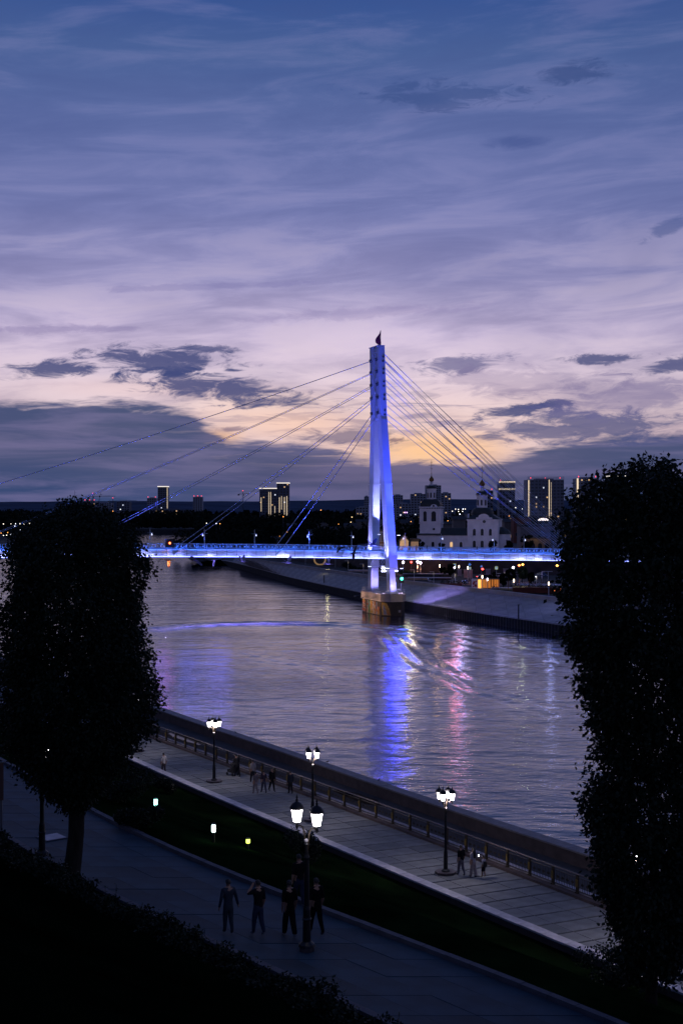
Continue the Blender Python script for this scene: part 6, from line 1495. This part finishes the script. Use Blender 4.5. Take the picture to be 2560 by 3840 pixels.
# ------------------------------------------------------------------ hedges
def hedge(off, y0, y1, w, h, z, lab, seed, n=900, per=46, size=.05):
    Q = along(offset(kerbL, off, z), y0, y1, .5); O_ = Q[len(Q)//2]; R = np.random.default_rng(seed)
    t = thing('hedge', lab, 'hedge', O_); cs, rs = [], []
    for i in range(n):
        p = Q[R.integers(len(Q))]-O_; gz = 0
        cs.append((p.x+R.normal()*w*.3, p.y+R.normal()*w*.3, h*R.uniform(.25, .85)+.12*math.sin(p.y*1.1))); rs.append((.28, .28, .22))
    V, Fq = leafcloud(cs, rs, per, size, seed); link('foliage', quadmesh('foliage', V, Fq, M_leafh), t)['kind'] = 'stuff'
    m = MB()
    for i in range(46):
        p = Q[R.integers(len(Q))]-O_+Vector((R.normal()*w*.25, R.normal()*w*.25, h*.9)); ln_ = R.uniform(.15, .45)
        m.tube([p-Vector((0, 0, .2)), p+Vector((.05*R.normal(), 0, ln_))], .007, 3)
        for k in range(7):
            c = p+Vector((0, 0, ln_*(k+1)/7)); a = R.uniform(0, 6.3); q = Vector((math.cos(a), math.sin(a), .3))*.09; b = Vector((-math.sin(a), math.cos(a), 0))*.035
            m.add([c, c+q*.5+b, c+q, c+q*.5-b], [(0,1,2,3)])
    stuff(m.build('shoots', M_leafh, t, norm=False)); MB().box((0, 0, .1), (.1, .1, .4)).build('stem', M_bark, t)
hedge(-6.0, 62, 26, 1.0, .70, 13.75, 'dark ragged hedge along the near side of the upper path', 31, 1400, 46, .055)
# ------------------------------------------------------------------ people
def person(loc, h, rz, label, shirt, trousers, shoes=(.05, .05, .05), hair=(.01, .008, .007), sleeves='short', shorts=False, step=.25, arms=None, long_hair=False, lean=0.0, fem=False, wide=False, group=None, prop=None):
    t = thing('person', label, 'person', loc, rz, group)
    J = {}; k = .92 if fem else 1.0
    def add(n, p, r):
        g = 1.12 if n in ('neck', 'jaw', 'head', 'crown') else 1.30 if n[:2] in ('sh', 'el', 'wr', 'hp', 'kn', 'an') else 1.22
        r = r if isinstance(r, tuple) else (r, r); J[n] = (Vector(p), (r[0]*g, r[1]*g))
    add('pelvis', (0, 0, .52), (.078*k*(1.08 if fem else 1), .056)); add('waist', (0, lean*.08, .61), (.070*k, .050)); add('chest', (0, lean*.18, .73), (.092*k, .060)); add('upper', (0, lean*.24, .80), (.078*k, .050))
    add('neck', (0, lean*.28+.005, .86), .030); add('jaw', (0, lean*.30+.012, .895), (.036, .042)); add('head', (0, lean*.31+.006, .935), (.044, .052)); add('crown', (0, lean*.31, .975), (.034, .040))
    E = [('pelvis', 'waist', 'torso'), ('waist', 'chest', 'torso'), ('chest', 'upper', 'torso'), ('upper', 'neck', 'neck'), ('neck', 'jaw', 'head'), ('jaw', 'head', 'head'), ('head', 'crown', 'head')]
    arms = arms or {}
    for s, nm in ((-1, 'l'), (1, 'r')):
        sw = s*step*.35; el_, wr = arms.get(nm, ((s*.128*k, -.02+sw*.10, .635), (s*.134*k, .03+sw*.30, .50)))
        add('sh'+nm, (s*.100*k, lean*.23, .805), .034); add('el'+nm, el_, .025); add('wr'+nm, wr, .018)
        d = (Vector(wr)-Vector(el_)).normalized(); add('ha'+nm, Vector(wr)+d*.042, (.021, .012))
        E += [('upper', 'sh'+nm, 'torso'), ('sh'+nm, 'el'+nm, 'upperarm'), ('el'+nm, 'wr'+nm, 'forearm'), ('wr'+nm, 'ha'+nm, 'hand')]
        st = -s*step; lw = 1.25 if wide else 1.0
        add('hp'+nm, (s*.042, 0, .485), .052); add('kn'+nm, (s*.046, st*.24+.015, .275), .037*lw); add('an'+nm, (s*.05, st*.42-(.03 if st < 0 else 0), .045+(.03 if st < 0 else 0)), .025*(1.5 if wide else 1)); 
        a_ = J['an'+nm][0]; add('to'+nm, (a_.x+s*.008, a_.y+.085, .020+(.0 if st < 0 else .012)), (.022, .016))
        E += [('pelvis', 'hp'+nm, 'hips'), ('hp'+nm, 'kn'+nm, 'thigh'), ('kn'+nm, 'an'+nm, 'shin'), ('an'+nm, 'to'+nm, 'foot')]
    names = list(J); me = bpy.data.meshes.new('body_cage'); me.from_pydata([J[n][0]*h for n in names], [(names.index(a), names.index(b)) for a, b, _ in E], [])
    ob = bpy.data.objects.new('body_cage', me); COL.objects.link(ob); md = ob.modifiers.new('skin', 'SKIN'); md.use_smooth_shade = True; sb = ob.modifiers.new('sub', 'SUBSURF'); sb.levels = 1; sb.render_levels = 1
    for i, n in enumerate(names):
        sv = me.skin_vertices[0].data[i]; sv.radius = (J[n][1][0]*h, J[n][1][1]*h); sv.use_root = (n == 'pelvis')
    dg = bpy.context.evaluated_depsgraph_get(); bm = bpy.data.meshes.new_from_object(ob.evaluated_get(dg)); bpy.data.objects.remove(ob)
    V = [v.co.copy() for v in bm.vertices]; Fs = [tuple(p.vertices) for p in bm.polygons]; nb = len(Fs)
    mb = MB(); mb.v = [tuple(v) for v in V]; mb.f = Fs; mb.m = [0]*nb
    # nose, ears, fingers and thumbs
    hd = J['head'][0]*h; mb.tube([hd+Vector((0, .050*h, .010*h)), hd+Vector((0, .066*h, -.008*h)), hd+Vector((0, .052*h, -.014*h))], [.003*h, .006*h, .005*h], 5)
    for s in (-1, 1): mb.tube([hd+Vector((s*.043*h, -.002*h, .012*h)), hd+Vector((s*.049*h, -.006*h, -.010*h))], [.006*h, .004*h], 5)
    for s, nm in ((-1, 'l'), (1, 'r')):
        a = J['wr'+nm][0]*h; b = J['ha'+nm][0]*h; d = (b-a).normalized(); sd = d.cross(Vector((1, 0, 0))).normalized()
        for f, l_ in zip((-1.4, -.5, .4, 1.3), (.030, .038, .041, .035)):
            o = b+sd*f*.0075*h; c = o+d*l_*h*.55+Vector((-s*.003*h, 0, 0)); mb.tube([o-d*.006*h, c, c+(d+Vector((-s*.5, 0, 0))).normalized()*l_*h*.45], [.0055*h, .005*h, .0035*h], 5)
        o = a.lerp(b, .35)+sd*.014*h; mb.tube([o, o+(d*.6+sd).normalized()*.022*h, o+(d*1.2+sd*.7).normalized()*.038*h], [.0065*h, .0055*h, .004*h], 5)
    segs = [(J[a][0]*h, J[b][0]*h, l) for a, b, l in E]
    def cm(n, c): return mat('cloth_%s_%d_%d_%d' % (n, c[0]*1000, c[1]*1000, c[2]*1000), c, .9, var=.2, scale=6, spec=.1)
    skin = mat('skin', (.30, .17, .12), .55, var=.1, scale=8); ms = [skin, cm('shirt', shirt), cm('trousers', trousers), cm('shoes', shoes)]
    for i, f in enumerate(mb.f):
        c = sum((Vector(mb.v[j]) for j in f), Vector())/len(f)
        if i >= nb: mb.m[i] = 0; continue
        best = min(segs, key=lambda s_: ((c-s_[0].lerp(s_[1], max(0, min(1, (c-s_[0]).dot(s_[1]-s_[0])/max(1e-9, (s_[1]-s_[0]).length_squared)))))).length)[2]
        if best == 'torso': k_ = 1 if c.z > .50*h else 2
        elif best == 'upperarm': k_ = 1
        elif best == 'forearm': k_ = 1 if sleeves == 'long' else 0
        elif best in ('hips', 'thigh'): k_ = 2
        elif best == 'shin': k_ = 0 if shorts else 2
        elif best == 'foot': k_ = 3
        else: k_ = 0
        mb.m[i] = k_
    mb.build('body', ms, t, smooth=True)
    hm = mat('hair_%d' % int(hair[0]*1000), hair, .6, var=.2, scale=10); H = MB()
    vs = []; n1, n2 = 12, 6
    for i in range(n2+1):
        for j in range(n1):
            a = 2*PI*j/n1; el_ = (PI/2)*(i/n2); lo = -.022 if math.sin(a) < .2 else .022
            r = math.cos(el_); z = lo+(.050-lo)*math.sin(el_); vs.append(hd+Vector((.050*r*math.cos(a), -.004+.058*r*math.sin(a), z+.008))*h)
    H.add(vs, [(i*n1+j, i*n1+(j+1) % n1, (i+1)*n1+(j+1) % n1, (i+1)*n1+j) for i in range(n2) for j in range(n1)])
    if long_hair: H.tube([hd+Vector((0, -.03*h, .01*h)), hd+Vector((0, -.058*h, -.07*h)), hd+Vector((0, -.075*h, -.17*h)), hd+Vector((0, -.078*h, -.27*h))], [.046*h, .052*h, .058*h, .040*h], 8)
    H.build('hair', hm, t, smooth=True)
    return t
P6 = lambda px, py: PZ(px, py, 6.005)
UP = math.radians(32)     # facing up the promenade, away from the camera
gp_ = 'people walking on the promenade'
person(P6(614, 2906), 1.75, UP, 'man in a white shirt walking alone on the promenade beside the left tree', (.42, .40, .42), (.05, .04, .05), group=gp_, step=.18)
person(P6(890, 2914), 1.76, UP+.2, 'person in dark clothes pushing a pushchair along the fence', (.02, .02, .025), (.015, .015, .02), sleeves='long', arms={'l': ((-.15, .06, .66), (-.12, .20, .62)), 'r': ((.15, .06, .66), (.12, .20, .62))}, lean=.3, group=gp_)
pc_ = thing('pushchair', 'dark folding pushchair pushed along the fence by the person in black', 'pushchair', P6(873, 2908), UP+.2)
MB().prism([(-.35, .25), (.40, .25), (.45, .45), (.05, .55), (-.25, .95), (-.42, .90)], 'x', -.22, .22).build('seat', mat('pram_cloth', (.015, .015, .02), .8), pc_)
MB().lathe([(.30, 0), (.27, .16), (.16, .27), (.02, .32)], (0, -.15, .78), 10).build('hood', mat('pram_cloth', (.015, .015, .02), .8), pc_)
for x in (-.26, .26):
    MB().tube([(x, -.5, 1.02), (x, 0, .45), (x, .38, .12)], .018, 5).build('frame', M_steelb, pc_)
    for y in (-.3, .38): MB().tube([(x-.025, y, .12), (x+.025, y, .12)], .12, 10).build('wheel', M_black, pc_)
person(P6(948, 2937), 1.80, UP, 'tall man in a pale shirt and dark trousers, furthest up in the walking group', (.33, .30, .29), (.02, .02, .03), shoes=(.4, .4, .4), step=.25, group=gp_)
person(P6(958, 2978), 1.66, UP+.15, 'person in a grey top and pale trousers nearest the wall in the group', (.13, .11, .13), (.20, .17, .18), shoes=(.25, .2, .2), fem=True, step=.2, group=gp_)
person(P6(989, 2974), 1.68, UP-.1, 'person in a dark violet top beside the grey one', (.045, .035, .055), (.06, .06, .09), step=.3, group=gp_)
person(P6(1019, 2968), 1.76, UP+PI, 'slim person all in black with a ponytail striding by the group', (.012, .012, .015), (.012, .012, .015), sleeves='long', fem=True, step=.3, group=gp_)
person(P6(1089, 2978), 1.72, UP, 'person in a dark blue jacket walking alone right of the group', (.02, .025, .04), (.015, .015, .02), sleeves='long', step=.12, group=gp_)
FAM = math.radians(205)
person(P6(1728, 3285), 1.78, UP, 'broad man in a black polo shirt and grey trousers beside the lamp post', (.012, .012, .014), (.13, .12, .15), group='family of three on the promenade', step=.22)
person(P6(1774, 3291), 1.70, UP, 'woman with long black hair in a pale top and patterned trousers', (.36, .33, .36), (.34, .27, .26), fem=True, long_hair=True, wide=True, group='family of three on the promenade', step=.15, arms={'r': ((.155, .0, .66), (.14, .10, .70))})
person(P6(1812, 3290), 1.22, UP+.3, 'child in a white t-shirt and dark shorts with a small backpack', (.50, .46, .50), (.015, .015, .02), shoes=(.3, .25, .15), shorts=True, group='family of three on the promenade', step=.1)
bk_ = thing('backpack', 'small dark backpack on the child in white', 'backpack', P6(1812, 3290)+Vector((.08, -.13, .78)), UP+.3)
MB().box((0, 0, 0), (.22, .13, .28), taper=.8).build('bag', M_black, bk_); MB().tube([(-.07, .05, .14), (-.07, .10, .2), (.07, .10, .2), (.07, .05, .14)], .012, 4).build('strap', M_black, bk_)
ph = thing('phone', 'lit phone held by the woman with long black hair', 'phone', P6(1774, 3291)+Vector((.30, .03, 1.24)), UP)
MB().box((0, 0, 0), (.07, .012, .14)).build('case', M_black, ph); MB().box((0, -.008, 0), (.06, .004, .12)).build('screen', emat('phone_screen', (.8, .9, 1), 5), ph)
PT = lambda px, py: PZ(px, py, 13.705)
UPP = math.radians(24); gq = 'friends walking on the upper path'
person(PT(856, 3502), 1.72, UPP, 'person in a blue grey jacket and trousers, leftmost of the friends on the upper path', (.035, .045, .065), (.035, .045, .06), sleeves='long', step=.12, group=gq, arms={'l': ((-.145, -.02, .64), (-.165, .02, .50)), 'r': ((.15, -.02, .64), (.195, .03, .51))})
person(PT(968, 3508), 1.74, UPP+.3, 'person in a black top and blue jeans holding one hand to the ear', (.012, .012, .016), (.03, .04, .075), sleeves='short', step=.18, group=gq, shoes=(.2, .2, .22), arms={'l': ((-.20, .06, .76), (-.07, .07, .90))})
person(PT(1085, 3512), 1.76, UPP, 'person in black with wide trousers and white soled shoes left of the foreground lamp', (.006, .006, .007), (.008, .008, .009), shoes=(.35, .35, .38), wide=True, step=.26, group=gq)
person(PT(1121, 3402), 1.78, UPP, 'person in black and dark jeans walking furthest ahead behind the foreground lamp', (.008, .008, .010), (.02, .03, .06), shoes=(.2, .2, .22), step=.2, group=gq)
person(PT(1186, 3505), 1.78, UPP+.1, 'person in black with crossed stride right of the foreground lamp', (.006, .006, .007), (.006, .006, .007), shoes=(.04, .03, .05), step=.3, group=gq)
for i, (px, lab) in enumerate(((593, 'pedestrian on the footbridge left of the red signal'), (546, 'pedestrian on the footbridge at the edge of the left tree'), (666, 'pedestrian on the footbridge right of the red signal'), (1550, 'pink dressed pedestrian on the footbridge right of the pylon'), (1776, 'pedestrian on the footbridge in front of the church'), (1590, 'pedestrian on the footbridge under the bell tower'))):
    xd = bx_of(px); person(BW(xd, -1.8, ZD(xd)-.02), 1.72, BR+PI/2*(1 if i % 2 else -1), lab, (.35, .2, .22) if i == 3 else (.03, .03, .04), (.03, .03, .04), sleeves='long', step=.25, group='pedestrians on the footbridge')
# ------------------------------------------------------------------ small things
sg = thing('banner_stand', 'dark red banner board on posts at the left edge of the picture', 'banner', PZ(6, 3110, 13.7), .9)
for x in (-1.3, .0): MB().tube([(x, 0, 0), (x, 0, 2.9)], .045, 6).build('post', M_steelb, sg)
MB().box((-.64, -.06, 2.0), (1.36, .06, 1.55)).build('board', mat('dark_red_board', (.05, .02, .02), .7, var=.2), sg); MB().box((-.64, -.06, 2.80), (1.45, .1, .06)).build('top_frame', M_steelb, sg)
for i, (px, py, l) in enumerate(((1228, 2862, 'pigeon standing on the parapet right of the middle lamp post'), (1419, 2932, 'pigeon standing on the parapet below the pylon reflection'), (884, 2752, 'pigeon standing on the parapet right of the left lamp post'))):
    p = PZ(px, py, 5.06); t = thing('pigeon', l, 'bird', p, i*1.1); MB().tube([(-.16, 0, .10), (-.05, 0, .13), (.06, 0, .16), (.10, 0, .22), (.13, 0, .27), (.17, 0, .26)], [.012, .05, .055, .03, .026, .004], 8).build('body', M_black, t, smooth=True)
    for y in (-.02, .02): MB().tube([(.0, y, 0), (.0, y, .1)], .006, 4).build('leg', M_black, t)
pu = bpy.data.materials.new('puddle'); pu.use_nodes = True; pb_ = pu.node_tree.nodes['Principled BSDF']; pb_.inputs['Base Color'].default_value = (.01, .01, .012, 1); pb_.inputs['Roughness'].default_value = .04
for i, (px, py, a, b) in enumerate(((1345, 2992, 3.2, .9), (700, 2770, 4.0, .9), (1290, 2975, 1.6, .5))):
    c = PZ(px, py, 4.006); R = random.Random(i); an0 = math.atan2(.848, -.53); m = MB()
    m.add([(c.x+a*math.cos(k/16*2*PI)*R.uniform(.75, 1.1)*math.cos(an0)-b*math.sin(k/16*2*PI)*R.uniform(.7, 1.1)*math.sin(an0), c.y+a*math.cos(k/16*2*PI)*math.sin(an0)+b*math.sin(k/16*2*PI)*math.cos(an0), 4.006) for k in range(16)], [tuple(range(16))])
    struct(m.build('puddle', pu, norm=False), 'shallow puddle on the lower quay mirroring the sky')
